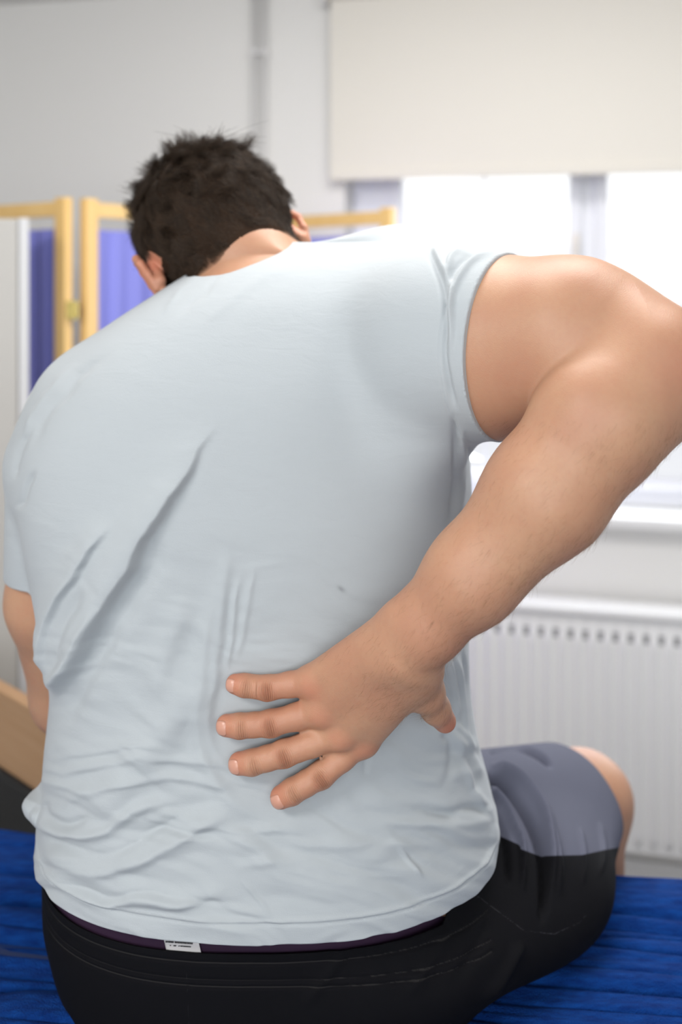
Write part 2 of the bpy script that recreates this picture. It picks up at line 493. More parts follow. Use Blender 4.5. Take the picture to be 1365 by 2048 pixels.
# path in (y,z): far skirt up, top, near skirt down
path = [(-0.002, CZ - 0.10), (0.0, CZ - 0.03), (-0.004, CZ - 0.010), (-0.016, CZ - 0.001), (-0.04, CZ), (-0.62, CZ), (-0.655, CZ - 0.002), (-0.668, CZ - 0.014), (-0.672, CZ - 0.035), (-0.670, CZ - 0.12)]
pa = np.array(path); seg = np.r_[0, np.cumsum(np.hypot(*np.diff(pa, axis=0).T))]
sv = s * seg[-1]
py_ = np.interp(sv, seg, pa[:, 0]); pz_ = np.interp(sv, seg, pa[:, 1])
nyy = -np.gradient(pz_, sv); nzz = np.gradient(py_, sv)
ll = np.hypot(nyy, nzz); nyy /= ll; nzz /= ll
nyy, nzz = -nyy, -nzz
XX, SS = np.meshgrid(xs, sv)
w = vnoise(XX * 2.2 + 9, SS * 9 + 3, 11) * 0.02
hgt = 0.0
hgt = hgt + 0.017 * np.abs(vnoise(XX * 1.1, (SS + w) * 26 + 50, 1)) * 1.6
hgt = hgt + 0.009 * vnoise(XX * 2.2, (SS + w) * 62, 2)
hgt = hgt + 0.004 * vnoise(XX * 6, (SS + w) * 130, 3)
cr1 = vnoise(XX * 0.9 + 3, (SS + w * 0.7) * 17 + 5, 4)
hgt = hgt - 0.020 * np.exp(-(cr1 / 0.055) ** 2) * np.clip(vnoise(XX * 1.7, SS * 8, 6) * 3 + 0.7, 0, 1)
cr2 = vnoise(XX * 1.6 + 8, (SS + w) * 38 + 15, 14)
hgt = hgt - 0.007 * np.exp(-(cr2 / 0.06) ** 2) * np.clip(vnoise(XX * 2.3 + 2, SS * 12, 16) * 3 + 0.7, 0, 1)
hgt = hgt - 0.003
YY = py_[:, None] + nyy[:, None] * hgt; ZZ = pz_[:, None] + nzz[:, None] * hgt
VV = np.stack([XX, YY, ZZ], -1).reshape(-1, 3)
Rk = np.array(KM.to_3x3()); VV = VV @ Rk.T + np.array(KM.translation)
ii, jj = np.meshgrid(np.arange(ns - 1), np.arange(nx - 1), indexing='ij')
a = (ii * nx + jj).ravel()
o = from_arrays('couch_cover', VV, np.stack([a, a + 1, a + nx + 1, a + nx], 1), M_towel)
tag(o, 'creased royal blue towelling cover stretched over the couch', 'cover')
md = o.modifiers.new('thick', 'SOLIDIFY'); md.thickness = 0.003; md.offset = -1

# ------------------------------------------------------------------ implicit surface tools
def smin(a, b, k):
    k = k if np.isscalar(k) or isinstance(k, np.ndarray) else 0.03
    h = np.clip(0.5 + 0.5 * (b - a) / k, 0, 1)
    return b + (a - b) * h - k * h * (1 - h)


def ln(v): return np.sqrt((v * v).sum(-1))


def rcone(a, b, r1, r2, flat=None):
    """round cone from a (r1) to b (r2); flat=(dir, factor) squeezes it along dir by factor"""
    a = np.asarray(a, float); b = np.asarray(b, float)

    def f(p):
        q = p - a
        ba = b - a
        sc = 1.0
        if flat is not None:
            n = np.asarray(flat[0], float); n = n / np.linalg.norm(n); s_ = flat[1]
            q = q + np.outer(q @ n, n) * (1.0 / s_ - 1.0)
            ba = ba + n * (ba @ n) * (1.0 / s_ - 1.0)
        l2 = ba @ ba; rr = r1 - r2; a2 = l2 - rr * rr; il2 = 1.0 / l2
        y = q @ ba; z = y - l2
        x2 = ((q * l2 - np.outer(y, ba)) ** 2).sum(-1)
        y2 = y * y * l2; z2 = z * z * l2
        k = np.sign(rr) * rr * rr * x2
        d1 = np.sqrt(x2 + z2) * il2 - r2
        d2 = np.sqrt(x2 + y2) * il2 - r1
        d3 = (np.sqrt(np.maximum(x2 * a2 * il2, 0)) + y * rr) * il2 - r1
        d = np.where(np.sign(z) * a2 * z2 > k, d1, np.where(np.sign(y) * a2 * y2 < k, d2, d3))
        if flat is not None: d = d * (0.5 + 0.5 * flat[1])
        return d
    return f


def ell(c, axes, R=None):
    c = np.asarray(c, float); axes = np.asarray(axes, float)

    def f(p):
        q = p - c
        if R is not None: q = q @ R          # columns of R = local axes
        k0 = ln(q / axes); k1 = ln(q / (axes * axes))
        return np.where(k1 > 1e-9, k0 * (k0 - 1.0) / np.maximum(k1, 1e-9), -axes.min())
    return f


class Field:
    def __init__(self): self.pr = []

    def add(self, f, k=0.01, sub=False): self.pr.append((f, k, sub)); return self

    def chain(self, pts, rs, k=0.006, k0=None, flat=None):
        for i in range(len(pts) - 1):
            self.add(rcone(pts[i], pts[i + 1], rs[i], rs[i + 1], flat), k if (i or k0 is None) else k0)

    def __call__(self, p):
        c = (p.min(0) + p.max(0)) / 2; rp = ln(p.max(0) - c)
        cc = c[None, :]
        v = [f(cc)[0] for f, k, s in self.pr]
        m = min(x for x, (f, k, s) in zip(v, self.pr) if not s)
        d = None
        for x, (f, k, s) in zip(v, self.pr):
            if s:
                if x < rp * 1.5 + 0.05 and d is not None:
                    d = -smin(-d, f(p), k)
                continue
            kn = 0.045 if callable(k) else k
            if x > m + 2.6 * rp + 2 * kn + 0.01: continue
            g = f(p)
            if callable(k): k = k(p)
            d = g if d is None else smin(d, g, k)
        return d


def surfnet(f, lo, hi, h, B=12, lip=1.7):
    lo = np.asarray(lo, float); hi = np.asarray(hi, float)
    nb = np.ceil((hi - lo) / (B * h)).astype(int)
    bi = np.stack(np.meshgrid(*[np.arange(n) for n in nb], indexing='ij'), -1).reshape(-1, 3)
    cen = lo + (bi + 0.5) * B * h
    val = np.concatenate([f(cen[i:i + 1]) for i in range(len(cen))]) if len(cen) < 3000 else np.concatenate([f(c) for c in np.array_split(cen, max(1, len(cen) // 200))])
    act = bi[np.abs(val) < lip * 0.5 * math.sqrt(3) * B * h + 0.006]
    g = np.arange(B + 1)
    G = np.stack(np.meshgrid(g, g, g, indexing='ij'), -1).reshape(-1, 3)
    N = (nb * B + 2).astype(np.int64)
    def key(c): return (c[:, 0] + 1) * (N[1] + 2) * (N[2] + 2) + (c[:, 1] + 1) * (N[2] + 2) + c[:, 2] + 1
    VK = []; VP = []; QK = []
    E = [(0, 1), (2, 3), (4, 5), (6, 7), (0, 2), (1, 3), (4, 6), (5, 7), (0, 4), (1, 5), (2, 6), (3, 7)]
    C8 = np.array([(a, b, c) for a in (0, 1) for b in (0, 1) for c in (0, 1)])
    for b0 in act:
        v = f(lo + (b0 * B + G) * h).reshape(B + 1, B + 1, B + 1)
        if v.min() > 0 or v.max() < 0: continue
        sg = v < 0
        c8 = np.stack([v[a:a + B, b:b + B, c:c + B] for a, b, c in C8], -1)
        s8 = c8 < 0
        cnt = s8.sum(-1)
        idx = np.argwhere((cnt > 0) & (cnt < 8))
        if len(idx):
            cv = c8[idx[:, 0], idx[:, 1], idx[:, 2]]
            acc = np.zeros((len(idx), 3)); num = np.zeros(len(idx))
            for e0, e1 in E:
                x0 = cv[:, e0]; x1 = cv[:, e1]
                m = (x0 < 0) != (x1 < 0)
                t = np.where(m, x0 / np.where(m, x0 - x1, 1), 0)
                acc += m[:, None] * (C8[e0] + (C8[e1] - C8[e0]) * t[:, None]); num += m
            gc = b0 * B + idx
            VK.append(key(gc)); VP.append(lo + (gc + acc / num[:, None]) * h)
        for ax in range(3):
            u, w_ = (ax + 1) % 3, (ax + 2) % 3
            s0 = [slice(0, B)] * 3; s1 = [slice(0, B)] * 3; s1[ax] = slice(1, B + 1)
            A = sg[tuple(s0)]; Bq = sg[tuple(s1)]
            ed = np.argwhere(A != Bq)
            if not len(ed): continue
            inside = A[ed[:, 0], ed[:, 1], ed[:, 2]]
            gc = b0 * B + ed
            du = np.zeros(3, int); du[u] = 1; dw = np.zeros(3, int); dw[w_] = 1
            q = np.stack([key(gc), key(gc - du), key(gc - du - dw), key(gc - dw)], 1)
            q[~inside] = q[~inside][:, ::-1]
            QK.append(q)
    VK = np.concatenate(VK); VP = np.concatenate(VP); QK = np.concatenate(QK)
    o_ = np.argsort(VK); VK = VK[o_]; VP = VP[o_]
    pos = np.searchsorted(VK, QK); pos = np.clip(pos, 0, len(VK) - 1)
    ok = (VK[pos] == QK).all(1)
    return VP, pos[ok].astype(np.int64)


def spatial_chunks(V, s_=0.05):
    k = np.floor((V - V.min(0)) / s_).astype(np.int64)
    kk = k[:, 0] * 1000000 + k[:, 1] * 1000 + k[:, 2]
    o_ = np.argsort(kk, kind='stable'); cut = np.flatnonzero(np.diff(kk[o_])) + 1
    return np.split(o_, cut)


def field_grad(f, V, e=0.0008):
    D = np.zeros(len(V)); G = np.zeros_like(V)
    T = np.array([[1, -1, -1], [-1, -1, 1], [-1, 1, -1], [1, 1, 1]], float)
    for ix in spatial_chunks(V):
        p = V[ix]; n = len(p)
        q = np.concatenate([p] + [p + e * t for t in T])
        d = f(q)
        D[ix] = d[:n]
        G[ix] = sum(T[i][None] * d[n * (i + 1):n * (i + 2), None] for i in range(4)) / (4 * e)
    return D, G


def newton(f, V, it=2, lim=0.004):
    for _ in range(it):
        D, G = field_grad(f, V)
        st = G * (D / np.maximum((G * G).sum(-1), 0.05))[:, None]
        L = ln(st); st *= (np.minimum(L, lim) / np.maximum(L, 1e-12))[:, None]
        V = V - st
    return V, G / np.maximum(ln(G), 1e-9)[:, None]


def subdiv(V, Q):
    n = len(V)
    e = np.concatenate([Q[:, [0, 1]], Q[:, [1, 2]], Q[:, [2, 3]], Q[:, [3, 0]]])
    es = np.sort(e, 1); kk = es[:, 0] * n + es[:, 1]
    u, first, inv = np.unique(kk, return_index=True, return_inverse=True)
    mid = (V[es[first, 0]] + V[es[first, 1]]) / 2
    fc = V[Q].mean(1)
    m = len(Q); ei = inv.reshape(4, m) + n; fi = np.arange(m) + n + len(u)
    NV = np.concatenate([V, mid, fc])
    q = [np.stack([Q[:, i], ei[i], fi, ei[(i - 1) % 4]], 1) for i in range(4)]
    return NV, np.concatenate(q)


def relax(V, Q, it=2, lam=0.5):
    n = len(V)
    for _ in range(it):
        acc = np.zeros_like(V); cnt = np.zeros(n)
        for i in range(4):
            a_, b_ = Q[:, i], Q[:, (i + 1) % 4]
            for k in range(3): acc[:, k] += np.bincount(a_, V[b_, k], n) + np.bincount(b_, V[a_, k], n)
            cnt += np.bincount(a_, minlength=n) + np.bincount(b_, minlength=n)
        V = V + lam * (acc / np.maximum(cnt, 1)[:, None] - V)
    return V


def mesh_normals(V, Q):
    n = np.cross(V[Q[:, 2]] - V[Q[:, 0]], V[Q[:, 3]] - V[Q[:, 1]])
    N_ = np.zeros_like(V)
    for i in range(4):
        for k in range(3): N_[:, k] += np.bincount(Q[:, i], n[:, k], len(V))
    return N_ / np.maximum(ln(N_), 1e-12)[:, None]


def cut(V, Q, g, gfun=None, extra=None):
    """drop the part of the mesh with g > 0 and pull the rim onto g = 0"""
    keep = (g[Q] < 0).any(1)
    Q2 = Q[keep]
    used = np.unique(Q2)
    mp = -np.ones(len(V), int); mp[used] = np.arange(len(used))
    V2 = V[used].copy(); g2 = g[used]
    if gfun is not None:
        m = g2 > 0
        for _ in range(2):
            pm = V2[m]; e = 0.0005; g0 = gfun(pm)
            G = np.stack([(gfun(pm + e * np.eye(3)[k]) - g0) / e for k in range(3)], -1)
            V2[m] = pm - G * (g0 / np.maximum((G * G).sum(-1), 1e-9))[:, None]
    return V2, mp[Q2], used


def dense(tab, cols, smooth_px=22):
    """table rows keyed by image row -> smoothed dense interpolation"""
    tab = np.array(tab, float); y = np.arange(tab[0, 0] - 60, tab[-1, 0] + 60, 2.0)
    out = [y]
    k = np.exp(-0.5 * (np.arange(-30, 31) * 2.0 / smooth_px) ** 2); k /= k.sum()
    for c in cols:
        v = np.interp(y, tab[:, 0], tab[:, c]); v = np.convolve(np.pad(v, 30, mode='edge'), k, 'valid')
        out.append(v)
    return out


class Slices:
    """a trunk made of rounded horizontal slices"""
    def __init__(self, tab, n=2.5, smooth_px=22, shrink=0.0, side=0.42):
        y, L, R, B, Fd = dense(tab, (1, 2, 3, 4), smooth_px)
        ds = B + side * (Fd - B)
        z = EYE - (y - HY) / F * ds
        z = np.minimum.accumulate(z - np.arange(len(z)) * 1e-6)
        o_ = np.argsort(z)
        self.z = z[o_]
        self.xl = ((L - CX) / F * ds)[o_] + shrink; self.xr = ((R - CX) / F * ds)[o_] - shrink
        self.yb = B[o_] + shrink; self.yf = Fd[o_] - shrink; self.n = n
        self.zt = EYE - (tab[0][0] - HY) / F * (tab[0][3] * .58 + tab[0][4] * .42) - shrink
        self.zb = EYE - (tab[-1][0] - HY) / F * (tab[-1][3] * .58 + tab[-1][4] * .42) + shrink

    def __call__(self, p):
        z = np.clip(p[:, 2], self.zb, self.zt)
        xl = np.interp(z, self.z, self.xl); xr = np.interp(z, self.z, self.xr)
        yb = np.interp(z, self.z, self.yb); yf = np.interp(z, self.z, self.yf)
        cx = (xl + xr) / 2; hx = np.maximum((xr - xl) / 2, 0.004); cy = (yb + yf) / 2; hy = np.maximum((yf - yb) / 2, 0.004)
        qx = np.abs(p[:, 0] - cx) / hx; qy = np.abs(p[:, 1] - cy) / hy
        q = (qx ** self.n + qy ** self.n) ** (1 / self.n) + 1e-6
        r = np.hypot(p[:, 0] - cx, p[:, 1] - cy)
        d = r * (1 - 1 / q)
        d = np.where(r < 1e-4, -np.minimum(hx, hy), d)
        dz = np.abs(p[:, 2] - z)
        return np.where(dz > 0, np.sqrt(np.maximum(d, 0) ** 2 + dz ** 2) + np.minimum(d, 0) * 0, np.maximum(d, -np.minimum(hx, hy)))


def sdf_clip_ends(fn, lo_z, hi_z, k=0.01):
    def f(p):
        d = fn(p)
        return -smin(-smin(-(-d), 1e3, 0.01) if False else -d, -np.maximum(p[:, 2] - hi_z, lo_z - p[:, 2]), k) if False else np.maximum(d, np.maximum(p[:, 2] - hi_z, lo_z - p[:, 2]))
    return f


def depth_on(f, px, py, d0=0.7, off=0.0):
    """first depth at which the line of sight meets the surface f = off"""
    d = d0
    for _ in range(200):
        v = float(f(P(px, py, d)[None, :])[0]) - off
        if v < 0.0004: break
        d += max(0.0004, v * 0.6)
        if d > 1.8: return None
    return d


# ------------------------------------------------------------------ the man
man = empty('person', (-0.05, 1.10, CZ))
tag(man, 'seated man from behind in pale blue t-shirt, pressing one hand to his lower back', 'person')

#        y    left right back  front
TORSO = [(488, 560, 840, 1.135, 1.21),
         (500, 480, 905, 1.085, 1.25),
         (520, 420, 930, 1.055, 1.27),
         (560, 352, 925, 1.025, 1.30),
         (600, 292, 915, 1.002, 1.31),
         (650, 212, 912, 0.985, 1.32),
         (700, 148, 910, 0.970, 1.32),
         (750, 103, 912, 0.958, 1.31),
         (800, 72, 918, 0.950, 1.30),
         (850, 50, 930, 0.945, 1.29),
         (900, 36, 942, 0.942, 1.28),
         (1000, 36, 948, 0.938, 1.27),
         (1100, 52, 946, 0.940, 1.27),
         (1200, 72, 942, 0.942, 1.28),
         (1300, 92, 940, 0.940, 1.29),
         (1360, 106, 942, 0.937, 1.30),
         (1420, 100, 948, 0.932, 1.31),
         (1500, 92, 962, 0.922, 1.32),
         (1580, 88, 985, 0.912, 1.33),
         (1650, 78, 1000, 0.906, 1.33),
         (1720, 74, 992, 0.906, 1.33),
         (1800, 84, 975, 0.912, 1.33),
         (1900, 92, 965, 0.925, 1.33),
         (2050, 110, 950, 0.94, 1.33)]
torso = Slices(TORSO, 2.45)
torso_in = Slices([(r[0], r[1], r[2], r[3] + float(np.interp(r[0], [1500, 1700], [0, 0.024])), r[4]) if r[0] < 1900 else (r[0], r[1] + 20, r[2] - 20, 0.962, 1.32) for r in TORSO], 2.45, shrink=0.014)

# right arm joints
SHO = P(800, 640, 1.07)
HEM = P(1015, 694, 0.965)          # centre of the sleeve opening
AAX = np.array([0.82, -0.57, -0.03]); AAX /= np.linalg.norm(AAX)
ELB = P(1296, 716, 0.868)
shirt = Field()
shirt.add(torso, 0.02)
shirt.add(rcone(P(822, 640, 1.015), P(832, 880, 1.005), 0.045, 0.042), 0.05)
shirt.add(rcone(P(810, 600, 1.13), HEM - AAX * 0.05, 0.078, 0.090), 0.055)
_rs = rcone(HEM - AAX * 0.07, HEM + AAX * 0.06, 0.091, 0.0925)
shirt.add(lambda p: np.maximum(_rs(p), (p - HEM) @ AAX), 0.012)
LSH = P(125, 935, 1.10)
shirt.add(rcone(P(190, 820, 1.10), LSH, 0.065, 0.060), 0.03)
_ls = rcone(LSH, P(124, 1300, 1.15), 0.060, 0.066); LSZ = P(60, 1167, 1.10)[2]
shirt.add(lambda p: np.maximum(_ls(p), LSZ - p[:, 2]), 0.008)
shirt.add(ell(P(100, 1606, 1.06), (0.027, 0.03, 0.016)), 0.010)      # roll of cloth at the left flank

hand_surf = Field(); hand_surf.add(torso, 0.01)


def SD(px, py, off): return P(px, py, depth_on(hand_surf, px, py) - off)


body = Field()
body.add(torso_in, 0.01)
# right upper arm
ua = Field()
ua.add(rcone(P(800, 640, 1.09), P(1000, 694, 0.975), 0.066, 0.0858), 0.03)
ua.add(rcone(P(1000, 694, 0.975), P(1140, 683, 0.925), 0.0862, 0.076), 0.02)
ua.add(rcone(P(1140, 683, 0.925), P(1283, 735, 0.885), 0.076, 0.056), 0.02)
ua.add(ell(P(1225, 660, 0.915), (0.050, 0.045, 0.036)), 0.03)
body.add(ua, 0.02)
# elbow and forearm
fo = Field()
fo.add(rcone(P(1296, 752, 0.868), P(1203, 838, 0.850), 0.053, 0.0545), 0.02)
fo.add(rcone(P(1203, 838, 0.850), P(1092, 987, 0.848), 0.0545, 0.0500), 0.02)
fo.add(rcone(P(1092, 987, 0.848), P(947, 1151, 0.855), 0.0500, 0.0385), 0.02)
fo.add(rcone(P(945, 1150, 0.855), P(855, 1248, 0.868), 0.0385, 0.0320), 0.02)
fo.add(rcone(P(855, 1248, 0.868), P(812, 1298, 0.876), 0.0320, 0.030), 0.012)
fo.add(ell(P(1338, 742, 0.872), (0.016, 0.022, 0.020)), 0.02)      # olecranon
fo.add(ell(P(795, 1232, 0.868), (0.010, 0.012, 0.010)), 0.012)     # ulna head
body.add(fo, lambda p: 0.007 + 0.032 * np.clip((p[:, 0] - 0.175) / 0.085, 0, 1) ** 1.3)

# hand: wrist -> four metacarpals -> fingers, little finger on top
wr = P(815, 1300, 0.878)
fing = {
    'little': dict(mcp=(626, 1362), pip=(535, 1376), dip=(490, 1371), tip=(471, 1368), r=(.0126, .0112, .0101, .0091), o=(.020, .0125, .0100, .0080)),
    'ring':   dict(mcp=(645, 1420), pip=(541, 1447), dip=(480, 1452), tip=(454, 1451), r=(.0130, .0118, .0109, .0101), o=(.022, .0145, .0115, .0088)),
    'middle': dict(mcp=(682, 1466), pip=(569, 1507), dip=(505, 1525), tip=(479, 1527), r=(.0130, .0120, .0111, .0103), o=(.022, .0150, .0120, .0090)),
    'index':  dict(mcp=(727, 1480), pip=(643, 1550), dip=(585, 1583), tip=(563, 1594), r=(.0126, .0121, .0112, .0104), o=(.019, .0145, .0120, .0090)),
}
wroff = {'little': (783, 1265), 'ring': (800, 1290), 'middle': (818, 1310), 'index': (838, 1335)}
vdir = np.array([0.0, 1.0, -0.2])
for nm, q in fing.items():
    m = SD(*q['mcp'], q['o'][0]); p1 = SD(*q['pip'], q['o'][1]); d1 = SD(*q['dip'], q['o'][2]); t1 = SD(*q['tip'], q['o'][3])
    q['J'] = (m, p1, d1, t1)
    w0 = P(*wroff[nm], 0.880)
    body.add(rcone(w0, m, 0.0185, 0.0148), 0.016)
    if nm == 'little':
        body.add(rcone(P(760, 1310, 0.885), P(650, 1375, depth_on(hand_surf, 650, 1375) - 0.016), 0.020, 0.0125), 0.014)
for nm, q in fing.items():
    m, p1, d1, t1 = q['J']; r = q['r']
    f1 = Field()
    mid = m * 0.5 + p1 * 0.5
    f1.add(rcone(m, mid, r[0], r[1] * 0.99), 0.004)
    f1.add(rcone(mid, p1, r[1] * 0.98, r[1]), 0.004)
    f1.add(rcone(p1, p1 * 0.45 + d1 * 0.55, r[1], r[2] * 0.97), 0.004)
    f1.add(rcone(p1 * 0.45 + d1 * 0.55, d1, r[2] * 0.97, r[2]), 0.004)
    f1.add(rcone(d1, t1, r[2], r[3]), 0.004)
    body.add(f1, 0.0062)
    body.add(ell(m + np.array([0, -0.006, 0.001]), (0.011, 0.009, 0.010)), 0.010)     # knuckle
# thumb
th = [P(838, 1345, 0.893), P(852, 1385, 0.905), P(872, 1418, 0.921), P(890, 1442, 0.934)]
body.chain(th, [0.021, 0.0165, 0.0130, 0.0108], 0.006, 0.014)

# left arm
LSB = P(128, 930, 1.105)
body.add(rcone(P(200, 830, 1.10), LSB, 0.055, 0.050), 0.02)
body.add(rcone(LSB, P(112, 1200, 1.14), 0.052, 0.053), 0.02)
body.add(rcone(P(112, 1200, 1.14), P(140, 1390, 1.19), 0.053, 0.043), 0.02)
body.add(rcone(P(140, 1390, 1.19), P(330, 1500, 1.34), 0.043, 0.030), 0.02)
lh = P(385, 1500, 1.39)
body.add(rcone(P(330, 1500, 1.34), lh, 0.030, 0.036, (np.array([0, 0, 1.0]), 0.6)), 0.015)
for k in range(4):
    a0 = lh + np.array([-0.02 + k * 0.017, 0.03, 0.004])
    body.chain([a0, a0 + np.array([0.0, 0.045, 0.0]), a0 + np.array([0.003, 0.07, -0.022])], [0.011, 0.0095, 0.0085], 0.003, 0.006)
body.chain([lh + np.array([0.03, 0.0, 0]), lh + np.array([0.058, 0.035, -0.005])], [0.013, 0.010], 0.004, 0.008)

# neck and head
HC = P(423, 463, 1.215); HS = 1.08
hr = np.array([0.85, 0.46, 0.285]); hr /= np.linalg.norm(hr)          # towards his right ear
hu = np.array([-0.20, 0.62, 0.76]); hu -= hr * (hu @ hr); hu /= np.linalg.norm(hu)   # towards the crown
hf = np.cross(hu, hr); hf = -hf if hf[1] < 0 else hf                      # towards the face
HR = np.stack([hr, hf, hu], 1)


def HL(x, y, z): return HC + HR @ (np.array([x, y, z]) * HS)


def HE(c, ax): return ell(c, np.array(ax) * HS, HR)


body.add(rcone(P(560, 620, 1.20), HL(0.0, -0.030, -0.080), 0.070, 0.060), 0.03)
head = Field()
head.add(HE(HL(0, 0, 0), (0.082, 0.100, 0.086)), 0.01)
head.add(HE(HL(0, -0.022, -0.012), (0.077, 0.076, 0.077)), 0.02)
head.add(HE(HL(0, 0.035, -0.060), (0.060, 0.060, 0.070)), 0.03)
head.add(rcone(HL(0, 0.06, -0.10), HL(0, 0.085, -0.115), 0.030, 0.018), 0.03)
head.add(rcone(HL(0, 0.094, -0.02), HL(0, 0.112, -0.055), 0.008, 0.014), 0.012)
head.add(rcone(HL(-0.028, 0.086, -0.008), HL(0.028, 0.086, -0.008), 0.012, 0.012), 0.02)
head.add(rcone(HL(-0.020, 0.088, -0.083), HL(0.020, 0.088, -0.083), 0.008, 0.008), 0.01)
for sx in (-1, 1):
    head.add(HE(HL(sx * 0.030, 0.092, -0.026), (0.013, 0.008, 0.008)), 0.006, sub=True)
body.add(head, 0.018)
# ears: helix ring and lobe
for sx in (-1, 1):
    pts = []
    for a_ in np.linspace(-0.35 * math.pi, 1.25 * math.pi, 9):
        pts.append(HL(sx * (0.083 + 0.013 * max(0, math.cos(a_ - 2.6) * 0.5 + 0.6)), 0.004 - 0.017 * math.cos(a_ - math.pi / 2 - 1.4), -0.038 + 0.028 * math.sin(a_)))
    ef = Field()
    ef.chain(pts, [0.0045] * 9, 0.003)
    ef.add(rcone(HL(sx * 0.081, -0.002, -0.028), HL(sx * 0.086, -0.010, -0.053), 0.006, 0.006), 0.006)
    ef.add(HE(HL(sx * 0.085, 0.002, -0.038), (0.005, 0.013, 0.022)), 0.006)
    ef.add(HE(HL(sx * 0.086, 0.000, -0.066), (0.005, 0.008, 0.009)), 0.006)
    body.add(ef, 0.005)

# legs
HIPR = np.array([0.055, 1.12, CZ + 0.100]); KNR = np.array([0.330, 1.365, CZ + 0.034])
HIPL = np.array([-0.20, 1.12, CZ + 0.095]); KNL = np.array([-0.14, 1.50, CZ + 0.040])
UP = np.array([0, 0, 1.0])


def legs(fl, grow, shins=True, kgrow=None):
    kgrow = grow if kgrow is None else kgrow
    for hp, kn in ((HIPR, KNR), (HIPL, KNL)):
        fl.add(rcone(hp, kn, 0.100 + grow, 0.075 + kgrow, (UP, 0.86)), 0.03)
        if shins:
            an = kn + np.array([0.01, 0.02, -0.42]); 
            fl.add(rcone(kn, kn + np.array([0, 0.0, -0.02]), 0.060, 0.058), 0.02)
            fl.add(rcone(kn + np.array([0, 0.0, -0.02]), kn * 0.6 + an * 0.4, 0.056, 0.056), 0.02)
            fl.add(rcone(kn * 0.6 + an * 0.4, an, 0.055, 0.036), 0.02)
            fl.add(rcone(an, an + np.array([0.01, -0.02, -0.05]), 0.036, 0.036), 0.02)
            fl.add(rcone(an + np.array([0.01, 0.0, -0.055]), an + np.array([0.03, 0.16, -0.075]), 0.032, 0.022), 0.02)


legs(body, -0.030, True, -0.008)

PELV = [(1600, 92, 960, 0.930, 1.33), (1740, 92, 960, 0.930, 1.33), (1800, 92, 972, 0.929, 1.33), (1880, 112, 975, 0.930, 1.33), (1950, 142, 965, 0.932, 1.33), (2010, 172, 950, 0.945, 1.32), (2070, 205, 920, 0.975, 1.30), (2100, 250, 860, 1.02, 1.25)]
shorts = Field()
pel = Slices(PELV, 2.5, smooth_px=14)
shorts.add(pel, 0.02)
legs(shorts, 0.008, False)
shorts.add(rcone(np.array([0.045, 1.095, CZ + 0.060]), np.array([0.165, 1.165, CZ + 0.055]), 0.162, 0.142, (UP, 0.50)), 0.03)
shorts.add(rcone(np.array([0.165, 1.165, CZ + 0.055]), np.array([0.245, 1.265, CZ + 0.050]), 0.138, 0.104, (UP, 0.52)), 0.03)
print('torso depth at hand', depth_on(hand_surf, 600, 1450))


# ---- fold strokes ----------------------------------------------------------------
def stroke(px, py, pts, amp, wl, wr, ta=0.18, tb=0.18):
    """height of a fold following a line: wl / wr are the half widths on its two sides (image scale px ~ 0.47 mm)"""
    pts = np.array(pts, float)
    # dense Catmull-Rom
    PP = [pts[0]]
    ext = np.vstack([2 * pts[0] - pts[1], pts, 2 * pts[-1] - pts[-2]])
    for i in range(1, len(ext) - 2):
        for t in np.linspace(0, 1, 9)[1:]:
            a0, a1, a2, a3 = ext[i - 1], ext[i], ext[i + 1], ext[i + 2]
            PP.append(0.5 * (2 * a1 + (a2 - a0) * t + (2 * a0 - 5 * a1 + 4 * a2 - a3) * t * t + (3 * a1 - a0 - 3 * a2 + a3) * t ** 3))
    PP = np.array(PP)
    L = np.r_[0, np.cumsum(np.hypot(*np.diff(PP, axis=0).T))]; tot = L[-1]
    W = max(wl, wr) * 3
    out = np.zeros(len(px))
    m = (px > PP[:, 0].min() - W) & (px < PP[:, 0].max() + W) & (py > PP[:, 1].min() - W) & (py < PP[:, 1].max() + W)
    if not m.any(): return out
    x = px[m]; y = py[m]
    best = np.full(len(x), 1e9); sd = np.zeros(len(x)); al = np.zeros(len(x))
    for i in range(len(PP) - 1):
        a_ = PP[i]; b_ = PP[i + 1]; ab = b_ - a_; l2 = ab @ ab + 1e-9
        t = np.clip(((x - a_[0]) * ab[0] + (y - a_[1]) * ab[1]) / l2, 0, 1)
        dx = x - a_[0] - t * ab[0]; dy = y - a_[1] - t * ab[1]
        dd = np.hypot(dx, dy)
        s_ = np.sign(ab[0] * dy - ab[1] * dx)
        u = dd < best
        best[u] = dd[u]; sd[u] = (s_ * dd)[u]; al[u] = (L[i] + t * (L[i + 1] - L[i]))[u]
    w_ = np.where(sd < 0, wr, wl)
    prof = np.exp(-(np.abs(sd) / w_) ** 2 * 1.4)
    tp = np.clip(al / (ta * tot + 1e-6), 0, 1) * np.clip((tot - al) / (tb * tot + 1e-6), 0, 1)
    tp = tp * tp * (3 - 2 * tp)
    out[m] = amp * prof * tp
    return out


